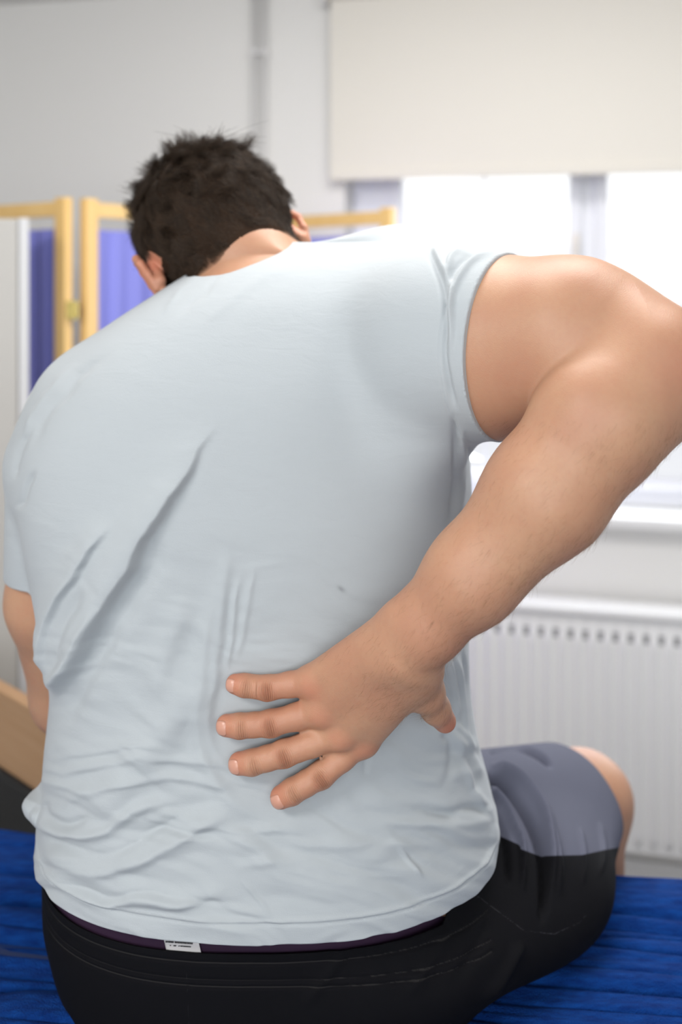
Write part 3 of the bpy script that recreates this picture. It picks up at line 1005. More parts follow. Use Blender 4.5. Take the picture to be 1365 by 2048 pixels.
# points go downwards: 'wl' is the side to the left of travel seen on screen = image right when going down
SHIRT_FOLDS = [
    ([(440, 830), (395, 905), (345, 985), (300, 1060), (245, 1155), (195, 1245), (140, 1335), (104, 1400)], 14.0, 66, 11, .35, .1),
    ([(350, 1040), (300, 1130), (245, 1230), (190, 1320), (140, 1420), (110, 1480)], -7.0, 34, 24, .3, .2),
    ([(235, 1035), (185, 1100), (140, 1165), (105, 1235), (92, 1310), (100, 1345)], 9.0, 34, 10, .25, .1),
    ([(180, 1170), (140, 1250), (118, 1320), (108, 1360)], -4.5, 16, 14, .2, .2),
    ([(215, 1200), (170, 1275), (130, 1340), (108, 1385)], 3.5, 12, 8, .3, .2),
    ([(390, 1180), (350, 1260), (320, 1350), (290, 1430)], 5.0, 40, 30, .3, .3),
    ([(420, 1300), (370, 1400), (300, 1500), (220, 1600), (150, 1650)], 9, 60, 45, .3, .3),
    # folds round the finger tips
    ([(462, 1060), (450, 1160), (440, 1260), (432, 1350), (418, 1420), (430, 1500), (480, 1570)], 3.4, 15, 12, .3, .3),
    ([(440, 1120), (420, 1230), (408, 1340), (398, 1430), (410, 1520), (470, 1600), (560, 1640)], 4.6, 20, 18, .3, .3),
    ([(478, 1140), (466, 1240), (458, 1330), (452, 1345)], 2.2, 7, 7, .3, .2),
    ([(510, 1120), (496, 1200), (480, 1290), (470, 1335)], 1.6, 8, 8, .3, .3),
    # lower left wrinkles
    ([(95, 1520), (180, 1500), (280, 1490), (400, 1500)], 1.8, 8, 12, .2, .4),
    ([(100, 1565), (200, 1530), (300, 1515), (430, 1530), (520, 1560)], 2.6, 9, 16, .2, .3),
    ([(110, 1640), (170, 1590), (260, 1560), (380, 1560), (520, 1590)], 2.6, 9, 14, .2, .3),
    ([(62, 1612), (95, 1650), (140, 1668), (210, 1660), (300, 1610), (400, 1600)], 5.5, 12, 16, .05, .4),
    ([(85, 1600), (100, 1630), (135, 1645), (190, 1632)], -4.0, 9, 9, .1, .3),
    ([(80, 1690), (140, 1730), (220, 1740), (330, 1700), (430, 1640), (520, 1620)], 6.5, 16, 26, .1, .3),
    ([(85, 1665), (150, 1700), (230, 1700), (330, 1650), (420, 1622)], -3.0, 12, 12, .1, .3),
    ([(90, 1745), (160, 1785), (260, 1808), (380, 1800), (470, 1770)], 5.5, 14, 22, .1, .3),
    ([(130, 1760), (220, 1790), (330, 1790), (420, 1800), (520, 1822)], -2.6, 9, 9, .2, .3),
    ([(300, 1740), (380, 1690), (460, 1680), (560, 1700)], 3.0, 18, 20, .3, .3),
    ([(330, 1640), (450, 1655), (560, 1665), (650, 1660)], 2.2, 9, 16, .3, .3),
    ([(200, 1690), (300, 1660), (420, 1672), (520, 1705)], -2.2, 10, 12, .3, .3),
    ([(450, 1745), (560, 1720), (680, 1740), (780, 1760)], 2.4, 14, 18, .3, .3),
    ([(480, 1760), (505, 1790), (530, 1820), (545, 1835)], 1.6, 5, 5, .3, .3),
    ([(500, 1660), (620, 1690), (740, 1680), (860, 1690), (960, 1680)], 2.6, 14, 20, .3, .3),
    # lower right
    ([(735, 1500), (732, 1530), (726, 1560)], -2.6, 8, 8, .2, .4),
    ([(880, 1462), (905, 1490), (905, 1540), (880, 1580)], -3.6, 12, 12, .15, .4),
    ([(900, 1455), (925, 1500), (940, 1560), (965, 1610), (990, 1640)], 4.6, 9, 14, .15, .2),
    ([(905, 1440), (935, 1480), (952, 1520), (962, 1560)], 3.0, 7, 9, .15, .2),
    ([(925, 1500), (950, 1560), (948, 1590)], -3.6, 9, 9, .2, .2),
    ([(985, 1612), (930, 1618), (880, 1628), (800, 1612)], -3.4, 10, 14, .1, .4),
    ([(990, 1640), (920, 1650), (840, 1650), (760, 1640)], 2.6, 12, 16, .1, .4),
    ([(995, 1700), (930, 1690), (860, 1662), (800, 1660)], -2.4, 10, 12, .1, .4),
    ([(790, 1690), (820, 1720), (850, 1760)], 2.4, 6, 6, .3, .3),
    ([(900, 1740), (850, 1720), (790, 1680), (740, 1660)], 1.8, 12, 12, .3, .3),
    ([(960, 1600), (985, 1640), (985, 1700), (960, 1740)], 2.5, 9, 12, .2, .2),
    # right flank
    ([(925, 850), (930, 930), (925, 1000), (915, 1060)], 3.4, 8, 6, .2, .3),
    ([(942, 880), (945, 960), (940, 1040)], -3.4, 6, 8, .2, .3),
    ([(905, 820), (912, 900), (910, 980), (900, 1060)], -3.2, 7, 8, .2, .3),
    ([(890, 1300), (905, 1360), (915, 1420), (915, 1460)], 3.4, 6, 6, .2, .3),
    ([(905, 1300), (922, 1370), (930, 1440), (935, 1500)], 3.9, 6, 6, .2, .3),
    ([(920, 1290), (936, 1370), (944, 1460), (950, 1520)], -3.6, 6, 6, .2, .3),
    # shoulder blades and left shoulder
    ([(62, 900), (85, 845), (125, 790), (180, 730), (235, 690)], -3.2, 12, 9, .2, .4),
    ([(45, 890), (65, 840), (105, 780), (160, 722)], 2.6, 9, 9, .2, .4),
    ([(28, 960), (40, 900), (70, 850)], -3.0, 8, 8, .2, .3),
    ([(32, 1020), (50, 990), (60, 960), (75, 930)], -3.5, 8, 7, .2, .3),
    ([(340, 640), (390, 590), (450, 545), (510, 520)], -1.6, 10, 9, .3, .3),
    ([(320, 625), (370, 570), (430, 525), (500, 503)], 1.8, 9, 9, .2, .3),
    ([(400, 660), (460, 600), (530, 555), (600, 540)], 1.4, 16, 16, .3, .3),
    # right shoulder seam and sleeve folds
    ([(855, 488), (872, 530), (888, 580), (893, 640), (888, 700), (898, 770), (915, 830)], -4.5, 8, 7, .05, .15),
    ([(865, 492), (884, 530), (903, 575), (905, 640), (900, 720)], 3.4, 7, 7, .05, .25),
    ([(1000, 500), (950, 520), (918, 560), (903, 610), (898, 680)], 5.0, 9, 7, .1, .3),
    ([(985, 500), (935, 512), (905, 545), (895, 590)], -5.0, 7, 7, .1, .3),
    ([(940, 492), (905, 512), (893, 550)], 4.6, 7, 7, .1, .3),
    ([(855, 490), (875, 488), (890, 500)], 2.0, 8, 8, .1, .3),
]


def folds(px, py, L):
    h = np.zeros(len(px))
    for pts, a_, wl, wr, ta, tb in L: h += stroke(px, py, pts, a_ * 0.001, wl, wr, ta, tb)
    return h


# ---- t-shirt ----------------------------------------------------------------------
HEMZ = EYE - 0.605


def hem_g(p):
    """> 0 outside the cloth: below the hem, past the sleeve openings, inside the neck"""
    low = HEMZ - 0.010 * np.clip((p[:, 0] + 0.06) / 0.25, -1, 1) * 0 - p[:, 2]
    ss = (p - HEM) @ AAX
    near = ln(p - HEM) < 0.20
    right = np.where(near & (p[:, 0] > 0.03), ss, -1)
    nk = P(545, 600, 1.205); ax = HL(0, -0.03, -0.08) - nk; ax /= np.linalg.norm(ax)
    q = p - nk; al = q @ ax; rad = ln(q - np.outer(al, ax))
    neck = np.where(al > -0.03, 0.064 - rad, -1)
    return np.maximum(low, neck)


def sock(vn): return vn


V, Q = surfnet(shirt, (-0.42, 0.80, HEMZ - 0.02), (0.30, 1.40, 1.72), VOX)
V, G = newton(shirt, V, 2)
V = relax(V, Q, 3)
V, Q = subdiv(V, Q)
V, G = newton(shirt, V, 1)
px, py = proj(V)
view = V - np.array([0, 0, EYE]); view /= ln(view)[:, None]
fac = -(G * view).sum(-1)
wgt = np.clip(fac / 0.25, 0, 1) * (V[:, 1] < 1.22)
ww = np.clip((900 - px) / 80, 0, 1); wx = ww * (9 * vnoise(px / 70, py / 60, 61) + 3 * vnoise(px / 22, py / 20, 62)); wy = ww * (13 * vnoise(px / 70, py / 50, 63) + 4 * vnoise(px / 24, py / 18, 64))
hh = folds(px + wx, py + wy, SHIRT_FOLDS)
# small soft creases, stronger low down
u1 = (px + 0.55 * py) / 150.0; v1 = (py - 0.35 * px) / 34.0
amp = np.interp(py, [500, 900, 1150, 1400, 1600, 1900], [0.05, 0.15, 0.7, 2.0, 3.2, 2.5]) * 0.001
warp = vnoise(px / 120, py / 90, 21) * 2.2
hh += amp * (vnoise(u1 + warp * .6, v1 + warp, 22) * 1.5 + 0.7 * vnoise(u1 * 2.2 + 7, v1 * 2.1 + warp * 2, 23))
hh += 0.0035 * vnoise(px / 170 + 4, py / 260 + 2, 24) * np.interp(py, [600, 1100, 1600], [0.3, 1, 1])
# press the cloth in under the hand
hm = np.exp(-(((px - 640) / 170) ** 2 + ((py - 1440) / 110) ** 2) * 1.2)
hh = hh * (1 - 0.9 * hm)
# hem: raised band and stitched groove
hz = V[:, 2] - HEMZ
low = (px > 0)
ang = np.zeros(len(V))
hh += np.where(hz < 0.021, 0.0008, 0) + 0.0010 * np.exp(-((hz - 0.021) / 0.0018) ** 2) - 0.0012 * np.exp(-((hz - 0.0175) / 0.0012) ** 2)
ssr = (V - HEM) @ AAX
onsl = (ln(V - HEM) < 0.14) & (V[:, 0] > 0.05)
hh += np.where(onsl, -0.0009 * np.exp(-((ssr + 0.024) / 0.0014) ** 2), 0)
V = V + G * (hh * np.maximum(wgt, (hz < 0.03) * 0.5))[:, None]
g = hem_g(V)
V, Q, used = cut(V, Q, g, hem_g)
hemd = hz[used]
M_shirt = mat('light blue jersey', (0.405, 0.436, 0.458), 0.85, bump=(900, 0.25, 0.0006))
_n = M_shirt.node_tree.nodes; _l = M_shirt.node_tree.links; _bs = _n['Principled BSDF']
_bs.inputs['Sheen Weight'].default_value = 0.15
# fine crumple on top of the weave
_tc = [x for x in _n if x.type == 'TEX_COORD'][0]
_mp = _n.new('ShaderNodeMapping'); _mp.inputs['Scale'].default_value = (1, 1, 3.2); _mp.inputs['Rotation'].default_value = (0, 0.35, 0)
_l.new(_tc.outputs['Object'], _mp.inputs[0])
_t = _n.new('ShaderNodeTexNoise'); _t.inputs['Scale'].default_value = 28; _t.inputs['Detail'].default_value = 3; _t.inputs['Distortion'].default_value = 0.6
_l.new(_mp.outputs[0], _t.inputs['Vector'])
_b2 = _n.new('ShaderNodeBump'); _b2.inputs['Strength'].default_value = 0.14; _b2.inputs['Distance'].default_value = 0.004
_l.new(_t.outputs[0], _b2.inputs['Height'])
_b1 = [x for x in _n if x.type == 'BUMP' and x != _b2][0]
_l.new(_b2.outputs[0], _b1.inputs['Normal'])
spx, spy = proj(V)
mark = np.exp(-(((spx - 683) * 0.8 + (spy - 1178) * 0.6) / 9) ** 2 - (((spy - 1178) * 0.8 - (spx - 683) * 0.6) / 4.5) ** 2) * (V[:, 1] < 1.1)
_c = mixc(M_shirt.node_tree, attr_mask(M_shirt.node_tree, 'mark', 0.0, 1.6), (0.405, 0.436, 0.458), (0.16, 0.17, 0.18))
_l.new(_c, _bs.inputs['Base Color'])
sh = from_arrays('tshirt', V, Q, M_shirt, None); cparent(sh, man); set_attr(sh, 'mark', mark)
md = sh.modifiers.new('thick', 'SOLIDIFY'); md.thickness = 0.0022; md.offset = -1

# ---- shorts -----------------------------------------------------------------------
WZ = EYE - 0.6305
TDR = (KNR - HIPR) / np.linalg.norm(KNR - HIPR); TDL = (KNL - HIPL) / np.linalg.norm(KNL - HIPL)
SR, SL = 0.328, 0.30


def short_g(p):
    top = p[:, 2] - (WZ + 1.2 * np.maximum(0, p[:, 0] - 0.10))
    top = np.where(p[:, 1] < 1.33, top, -1)
    a1 = (p - HIPR) @ TDR - SR; a1 = np.where(p[:, 0] > 0.05, a1, -1)
    a2 = (p - HIPL) @ TDL - SL; a2 = np.where(p[:, 0] < -0.05, a2, -1)
    return np.maximum(top, np.maximum(a1, a2))


SHORT_FOLDS = [
    ([(965, 1548), (1020, 1580), (1060, 1640), (1085, 1712), (1090, 1790), (1080, 1860)], -13.0, 9, 9, .1, .3),
    ([(975, 1530), (1040, 1565), (1085, 1630), (1103, 1712), (1105, 1800)], 8.0, 10, 9, .1, .3),
    ([(965, 1570), (1005, 1610), (1030, 1660), (1045, 1700), (1045, 1800)], 6, 7, 7, .1, .3),
    ([(965, 1590), (1000, 1640), (1015, 1690), (1020, 1780)], -7.0, 7, 7, .1, .3),
    ([(975, 1500), (1030, 1492), (1080, 1510), (1110, 1540)], -9.0, 7, 6, .1, .3),
    ([(1075, 1585), (1100, 1640), (1117, 1710), (1120, 1800)], 4.5, 7, 8, .2, .3),
    ([(1160, 1650), (1170, 1710), (1168, 1780)], 1.6, 6, 6, .2, .3),
    ([(1200, 1640), (1210, 1700), (1200, 1760)], 1.6, 6, 6, .2, .3),
    ([(700, 1890), (650, 1960), (600, 2020)], 1.0, 14, 14, .2, .3),
    ([(900, 1850), (860, 1930), (800, 2010)], 1.2, 16, 16, .2, .3),
    ([(1050, 1880), (1010, 1950), (960, 2010)], 3.0, 14, 10, .2, .3),
    ([(980, 1830), (950, 1900), (900, 1980)], -1.2, 14, 14, .2, .3),
]
V, Q = surfnet(shorts, (-0.46, 0.86, CZ - 0.03), (0.50, 1.70, WZ + 0.02), 0.004)
V, G = newton(shorts, V, 2); V = relax(V, Q, 3); V, Q = subdiv(V, Q); V, G = newton(shorts, V, 1)
V[:, 2] = np.where(V[:, 2] < CZ - 0.004, CZ - 0.004, V[:, 2])
px, py = proj(V)
view = V - np.array([0, 0, EYE]); view /= ln(view)[:, None]
fac = -(G * view).sum(-1)
hh = np.maximum(1.9 * folds(px, py, SHORT_FOLDS), -0.020)
hh += 0.002 * vnoise(px / 30, py / 120, 31) * np.clip((px - 600) / 300, 0.2, 1)
wz = WZ - V[:, 2]
for c_ in (0.0085, 0.024, 0.0305): hh -= np.where((V[:, 0] < 0.15) & (wz > 0.004), 0.0014 * np.exp(-((wz - c_) / 0.0012) ** 2), 0)
V = V + G * (hh * np.clip(fac / 0.2, 0, 1))[:, None]
V, Q, used = cut(V, Q, short_g(V), short_g)
px, py = proj(V)
# grey upper panel: everything above this line on the right thigh
pan = np.interp(px, [960, 1000, 1040, 1042, 1085, 1090, 1165, 1210, 1245, 1300], [1655, 1672, 1690, 1698, 1714, 1712, 1710, 1700, 1694, 1690]) - py
pan = np.where(V[:, 0] > 0.06, pan, -50)
seam = np.abs(py - np.interp(px, [940, 960, 1000, 1050, 1110, 1160, 1200], [1785, 1795, 1825, 1862, 1868, 1845, 1800])); seam = np.where((px > 945) & (px < 1180), seam, 50)
seamc = np.abs(px - (372 + (py - 1925) * 0.05)); seamc = np.where((py > 1920), seamc + 0.8, 50)
stit = np.minimum(np.minimum(np.abs(wz_ := (WZ - V[:, 2])) - 0, 9) * 0 + np.abs((WZ - V[:, 2]) - 0.0085), np.minimum(np.abs((WZ - V[:, 2]) - 0.024), np.abs((WZ - V[:, 2]) - 0.0305)))
hemr = np.abs((V - HIPR) @ TDR - SR + 0.010)
M_short = bpy.data.materials.new('black and grey polyester'); M_short.use_nodes = True
nt = M_short.node_tree; n = nt.nodes; l = nt.links; b = n['Principled BSDF']
b.inputs['Roughness'].default_value = 0.85; b.inputs['Specular IOR Level'].default_value = 0.12


c = mixc(nt, attr_mask(nt, 'panel', -0.7, 0.7), (0.004, 0.004, 0.0055), (0.105, 0.110, 0.150))
c = mixc(nt, attr_mask(nt, 'seam', 1.6, 0.4), c, (0.030, 0.030, 0.034))
c = mixc(nt, attr_mask(nt, 'stitch', 0.0009, 0.0002), c, (0.022, 0.021, 0.021))
l.new(c, b.inputs['Base Color'])
so = from_arrays('shorts', V, Q, M_short); cparent(so, man)
set_attr(so, 'panel', pan); set_attr(so, 'seam', np.minimum(seam, seamc)); set_attr(so, 'stitch', np.where((V[:, 1] < 1.2) & (V[:, 0] < 0.15), stit, 1))
md = so.modifiers.new('thick', 'SOLIDIFY'); md.thickness = 0.002; md.offset = -1

# underwear band showing above the shorts
und = Field(); UT = [(r[0], r[1] + 8, r[2] - 8, r[3] + 0.006, r[4] - 0.01) for r in PELV]
us = Slices(UT, 2.5, smooth_px=14)
und.add(us, 0.02)
V, Q = surfnet(und, (-0.42, 0.88, WZ - 0.03), (0.30, 1.40, HEMZ + 0.03), 0.005)
V, G = newton(und, V, 2)
ug = lambda p: np.abs(p[:, 2] - (WZ + HEMZ) / 2) - 0.035
V, Q, used = cut(V, Q, ug(V), ug)
uo = from_arrays('underwear', V, Q, mat('dark plum cotton', (0.022, 0.004, 0.026), 0.8)); cparent(uo, man)

# care label: folded white tape with two printed lines
lab = empty('waist_label'); lab.parent = man; lab.matrix_parent_inverse = Matrix.Translation(man.location).inverted()
lv = []; lq = []
nu, nv = 24, 6
for j in range(nv):
    for i in range(nu):
        a_ = i / (nu - 1); b_ = j / (nv - 1)
        x_ = 326 + 70 * a_ + 8 * b_; y_ = 1872 + 34 * b_ + 6 * a_
        d_ = depth_on(und, x_, y_) - 0.0025
        lv.append(P(x_, y_, d_))
for j in range(nv - 1):
    for i in range(nu - 1):
        k = j * nu + i; lq.append((k, k + 1, k + nu + 1, k + nu))
lo_ = from_arrays('label_tape', lv, lq, mat('white satin tape', (0.62, 0.60, 0.60), 0.5)); lo_.parent = lab
md = lo_.modifiers.new('thick', 'SOLIDIFY'); md.thickness = 0.0006; md.offset = 1
mb = MB(); rr = random.Random(3)
for (x0, x1, yy, hh_) in ((331, 385, 1883.5, 3.2), (340, 382, 1890.5, 1.8)):
    x_ = x0
    while x_ < x1:
        w_ = rr.uniform(1.6, 3.0)
        y_ = yy + (x_ - 331) * 0.07
        if rr.random() > 0.08:
            d_ = depth_on(und, x_, y_) - 0.0036
            a_ = P(x_, y_ - hh_ / 2, d_); b_ = P(x_ + w_ * 0.75, y_ + hh_ / 2, d_)
            mb.box(a_[0], b_[0], d_ - 0.0001, d_ + 0.0002, b_[2], a_[2])
            if rr.random() > 0.5:
                mb.box(b_[0], b_[0] + 0.0004, d_ - 0.0001, d_ + 0.0002, (a_[2] + b_[2]) / 2 - 0.0002, (a_[2] + b_[2]) / 2 + 0.0002)
        x_ += w_
to = mb.build('printed_text', mat('black print', (0.02, 0.02, 0.02), 0.6)); to.parent = lab

# ---- body skin --------------------------------------------------------------------
V, Q = surfnet(body, (-0.46, 0.74, 0.30), (0.44, 1.80, 1.86), VOX)
V, G = newton(body, V, 2); V = relax(V, Q, 2)
V, Q = subdiv(V, Q); V, G = newton(body, V, 2)
# keep the seat and thighs on the couch surface
px, py = proj(V)
N_ = G
hh = np.zeros(len(V))
# knuckle creases on the finger joints, tendons and wrist lines
def crease(c, axis, r, amp, w):
    """short groove across a finger at c, perpendicular to axis"""
    ax = axis / np.linalg.norm(axis)
    q = V - c; m = ln(q) < r * 2.2
    s_ = q[m] @ ax
    out = np.zeros(len(V)); out[m] = amp * np.exp(-(s_ / w) ** 2) * np.exp(-(ln(q[m] - np.outer(s_, ax)) / (r * 1.5)) ** 4)
    return out
for nm, q in fing.items():
    m, p1, d1, t1 = q['J']
    for off in (-0.0042, -0.0014, 0.0016, 0.0046):
        hh += crease(p1 + (d1 - p1) / np.linalg.norm(d1 - p1) * off + np.array([0, -q['r'][1], 0]), d1 - p1, 0.007, -0.0005, 0.0009)
    for off in (-0.0012, 0.0014):
        hh += crease(d1 + (t1 - d1) / np.linalg.norm(t1 - d1) * (off - 0.003) + np.array([0, -q['r'][2], 0]), t1 - d1, 0.007, -0.00035, 0.0008)
for nm, q in fing.items():   # extensor tendons
    m = q['J'][0]; w0 = P(*wroff[nm], 0.870)
    a_ = m * 0.95 + w0 * 0.05; b_ = m * 0.35 + w0 * 0.65
    ab = b_ - a_; t = np.clip(((V - a_) @ ab) / (ab @ ab), 0, 1)
    dd = ln((V - a_ - t[:, None] * ab)[:, [0, 2]])
    near = ln(V - (m + w0) / 2) < 0.09
    hh += np.where(near, 0.0010 * np.exp(-(dd / 0.0035) ** 2) * np.clip(1 - t, 0, 1) ** 0.7 * np.clip(t * 8, 0, 1), 0)
hh += 0.0009 * vnoise(px / 55, py / 55, 41) * (px > 600)
V = V + N_ * hh[:, None]
bot = (V[:, 2] < CZ - 0.002) & (V[:, 1] < 1.27)
V[bot, 2] = CZ - 0.002
# colour masks
hl = (V - HC) @ HR / HS
# scalp: above a hairline that dips at the nape
nape = -0.092 - 0.026 * np.clip(1 - np.abs(hl[:, 0]) / 0.05, 0, 1)
hm = hl[:, 2] - np.where(hl[:, 1] < 0.02, nape, np.interp(hl[:, 1], [0.02, 0.05, 0.075], [-0.035, 0.01, 0.05]))
scalp = np.clip(hm / 0.030 + 0.45, 0, 1) * (ln(V - HC) < 0.13)
earz = ((hl[:, 1] + 0.002) / 0.022) ** 2 + ((hl[:, 2] + 0.042) / 0.034) ** 2
scalp[(earz < 1) & (np.abs(hl[:, 0]) > 0.078)] = 0
scalp[(earz < 2.5) & (np.abs(hl[:, 0]) > 0.0845)] = 0
fv = np.clip((ln(V - HC) < 0.125) * 1.0, 0, 1)
tips = np.zeros(len(V)); knk = np.zeros(len(V))
for nm, q in fing.items():
    m, p1, d1, t1 = q['J']
    tips = np.maximum(tips, np.exp(-(ln(V - t1) / 0.016) ** 2))
    knk = np.maximum(knk, np.exp(-(ln(V - p1 - np.array([0, -0.01, 0])) / 0.009) ** 2))
    tips = np.maximum(tips, 0.6 * np.exp(-(ln(V - m - np.array([0, -0.012, 0])) / 0.014) ** 2))
for nm, q in fing.items():
    for a_, b_ in ((q['J'][0], q['J'][1]), (q['J'][1], q['J'][3])):
        t = np.clip(((V - a_) @ (b_ - a_)) / ((b_ - a_) @ (b_ - a_)), 0, 1)
        tips = np.maximum(tips, 0.42 * np.exp(-(ln(V - a_ - t[:, None] * (b_ - a_)) / 0.016) ** 4))
tips = np.maximum(tips, np.exp(-(ln(V - th[-1]) / 0.02) ** 2))
tips = np.maximum(tips, 0.8 * np.exp(-(ln(V - P(1350, 735, 0.85)) / 0.035) ** 2))
for sx in (-1, 1): tips = np.maximum(tips, np.exp(-(ln(V - HL(sx * 0.088, 0.0, -0.03)) / 0.032) ** 2) * 1.0)
M_skin = bpy.data.materials.new('skin'); M_skin.use_nodes = True
nt = M_skin.node_tree; n = nt.nodes; l = nt.links; b = n['Principled BSDF']
b.inputs['Roughness'].default_value = 0.48
sp_ = attr_mask(nt, 'scalp', 0.95, 0.15)
m0_ = n.new('ShaderNodeMath'); m0_.operation = 'MULTIPLY'; m0_.inputs[1].default_value = 0.45; l.new(sp_, m0_.inputs[0]); l.new(m0_.outputs[0], b.inputs['Specular IOR Level'])
m1_ = n.new('ShaderNodeMath'); m1_.operation = 'MULTIPLY'; m1_.inputs[1].default_value = 0.25; l.new(sp_, m1_.inputs[0]); l.new(m1_.outputs[0], b.inputs['Subsurface Weight'])
b.inputs['Subsurface Scale'].default_value = 0.006
b.inputs['Subsurface Radius'].default_value = (1.0, 0.35, 0.2)
tc = n.new('ShaderNodeTexCoord')
t1_ = n.new('ShaderNodeTexNoise'); t1_.inputs['Scale'].default_value = 16; t1_.inputs['Detail'].default_value = 4
l.new(tc.outputs['Object'], t1_.inputs['Vector'])
mr = n.new('ShaderNodeMapRange'); mr.inputs['From Min'].default_value = 0.35; mr.inputs['From Max'].default_value = 0.68
l.new(t1_.outputs[0], mr.inputs[0])
c = mixc(nt, mr.outputs[0], (0.480, 0.270, 0.165), (0.440, 0.222, 0.137))
ks_ = n.new('ShaderNodeAttribute'); ks_.attribute_name = 'along'
km_ = n.new('ShaderNodeAttribute'); km_.attribute_name = 'wrinkle'
kn_ = n.new('ShaderNodeTexNoise'); kn_.inputs['Scale'].default_value = 130
l.new(tc.outputs['Object'], kn_.inputs['Vector'])
def mth(op, a_, b_=None):
    m_ = n.new('ShaderNodeMath'); m_.operation = op
    for i_, v_ in enumerate((a_, b_)):
        if v_ is None: continue
        if isinstance(v_, (int, float)): m_.inputs[i_].default_value = v_
        else: l.new(v_, m_.inputs[i_])
    return m_.outputs[0]
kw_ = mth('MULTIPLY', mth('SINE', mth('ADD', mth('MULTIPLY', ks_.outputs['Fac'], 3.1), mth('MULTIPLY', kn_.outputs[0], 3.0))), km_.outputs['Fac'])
t2_ = n.new('ShaderNodeTexNoise'); t2_.inputs['Scale'].default_value = 220; t2_.inputs['Detail'].default_value = 2
l.new(tc.outputs['Object'], t2_.inputs['Vector'])
mr2 = n.new('ShaderNodeMapRange'); mr2.inputs['From Min'].default_value = 0.4; mr2.inputs['From Max'].default_value = 0.75; mr2.inputs['To Max'].default_value = 0.25
l.new(t2_.outputs[0], mr2.inputs[0])
c = mixc(nt, mr2.outputs[0], c, (0.42, 0.20, 0.125))
c = mixc(nt, attr_mask(nt, 'flush', 0.1, 1.9), c, (0.56, 0.13, 0.080))
c = mixc(nt, attr_mask(nt, 'knuckle', 0.2, 2.6), c, (0.38, 0.12, 0.065))
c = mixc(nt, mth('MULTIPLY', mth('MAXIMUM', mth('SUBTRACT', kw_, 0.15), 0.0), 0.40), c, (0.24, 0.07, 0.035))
c = mixc(nt, attr_mask(nt, 'scalp', 0.15, 0.95), c, (0.032, 0.020, 0.014))
l.new(c, b.inputs['Base Color'])
vo = n.new('ShaderNodeTexVoronoi'); vo.inputs['Scale'].default_value = 900
l.new(tc.outputs['Object'], vo.inputs['Vector'])
bp = n.new('ShaderNodeBump'); bp.inputs['Strength'].default_value = 0.18; bp.inputs['Distance'].default_value = 0.0006
l.new(vo.outputs['Distance'], bp.inputs['Height']); bw_ = n.new('ShaderNodeBump'); bw_.inputs['Strength'].default_value = 0.9; bw_.inputs['Distance'].default_value = 0.0006; bw_.invert = True
l.new(kw_, bw_.inputs['Height']); l.new(bp.outputs[0], bw_.inputs['Normal']); l.new(bw_.outputs[0], b.inputs['Normal'])
sk = from_arrays('body', V, Q, M_skin); cparent(sk, man)
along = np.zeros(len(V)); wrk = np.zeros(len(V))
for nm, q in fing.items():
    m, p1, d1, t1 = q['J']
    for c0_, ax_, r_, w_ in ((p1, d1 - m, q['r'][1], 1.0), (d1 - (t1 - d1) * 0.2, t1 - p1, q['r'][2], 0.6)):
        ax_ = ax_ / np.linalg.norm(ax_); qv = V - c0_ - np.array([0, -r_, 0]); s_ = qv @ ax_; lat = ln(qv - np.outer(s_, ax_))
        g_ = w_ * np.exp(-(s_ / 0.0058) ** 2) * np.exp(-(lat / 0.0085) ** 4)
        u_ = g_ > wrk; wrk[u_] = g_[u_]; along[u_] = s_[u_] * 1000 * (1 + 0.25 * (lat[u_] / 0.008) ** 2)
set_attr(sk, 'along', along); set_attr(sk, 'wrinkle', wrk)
set_attr(sk, 'flush', tips); set_attr(sk, 'knuckle', knk); set_attr(sk, 'scalp', scalp)
print('body verts', len(V))
BV, BN = V, mesh_normals(V, Q)

# fingernails
M_nail = mat('fingernail', (0.56, 0.285, 0.205), 0.3)
for nm, q in fing.items():
    m, p1, d1, t1 = q['J']; r = q['r'][3]
    ax = (t1 - d1) / np.linalg.norm(t1 - d1)
    upv = np.array([0, -1.0, 0.10]); upv -= ax * (upv @ ax); upv /= np.linalg.norm(upv)
    sd_ = np.cross(ax, upv)
    VV = []; n1, n2 = 13, 11
    for i in range(n1):
        for j in range(n2):
            a_ = (i / (n1 - 1)) * 2 - 1; s_ = (j / (n2 - 1)) * 2 - 1
            ps = math.radians(18 + 36 * a_ * math.sqrt(max(0.0, 1 - 0.35 * s_ * s_)))
            ph = s_ * 0.72 * (1 - 0.22 * abs(a_) ** 4) / max(0.35, math.cos(ps) ** 0.55)
            VV.append(t1 + (ax * math.sin(ps) + (upv * math.cos(ph) + sd_ * math.sin(ph)) * math.cos(ps)) * r * 1.022)
    QQ = [(i * n2 + j, i * n2 + j + 1, (i + 1) * n2 + j + 1, (i + 1) * n2 + j) for i in range(n1 - 1) for j in range(n2 - 1)]
    o = from_arrays('fingernail', VV, QQ, M_nail)
    md = o.modifiers.new('t', 'SOLIDIFY'); md.thickness = 0.0005; md.offset = 0
    cparent(o, man)


# ---- hair -------------------------------------------------------------------------
def hair_object(name, curves, radii, m, parent):
    """curves: (n, k, 3) array; radii: (n, k)"""
    n_, k_, _ = curves.shape
    hc = bpy.data.hair_curves.new(name)
    hc.add_curves([k_] * n_)
    hc.attributes['position'].data.foreach_set('vector', curves.reshape(-1).astype(np.float32))
    ra = hc.attributes.get('radius') or hc.attributes.new('radius', 'FLOAT', 'POINT')
    ra.data.foreach_set('value', radii.reshape(-1).astype(np.float32))
    hc.materials.append(m)
    o = bpy.data.objects.new(name, hc); COL.objects.link(o)
    cparent(o, parent)
    return o


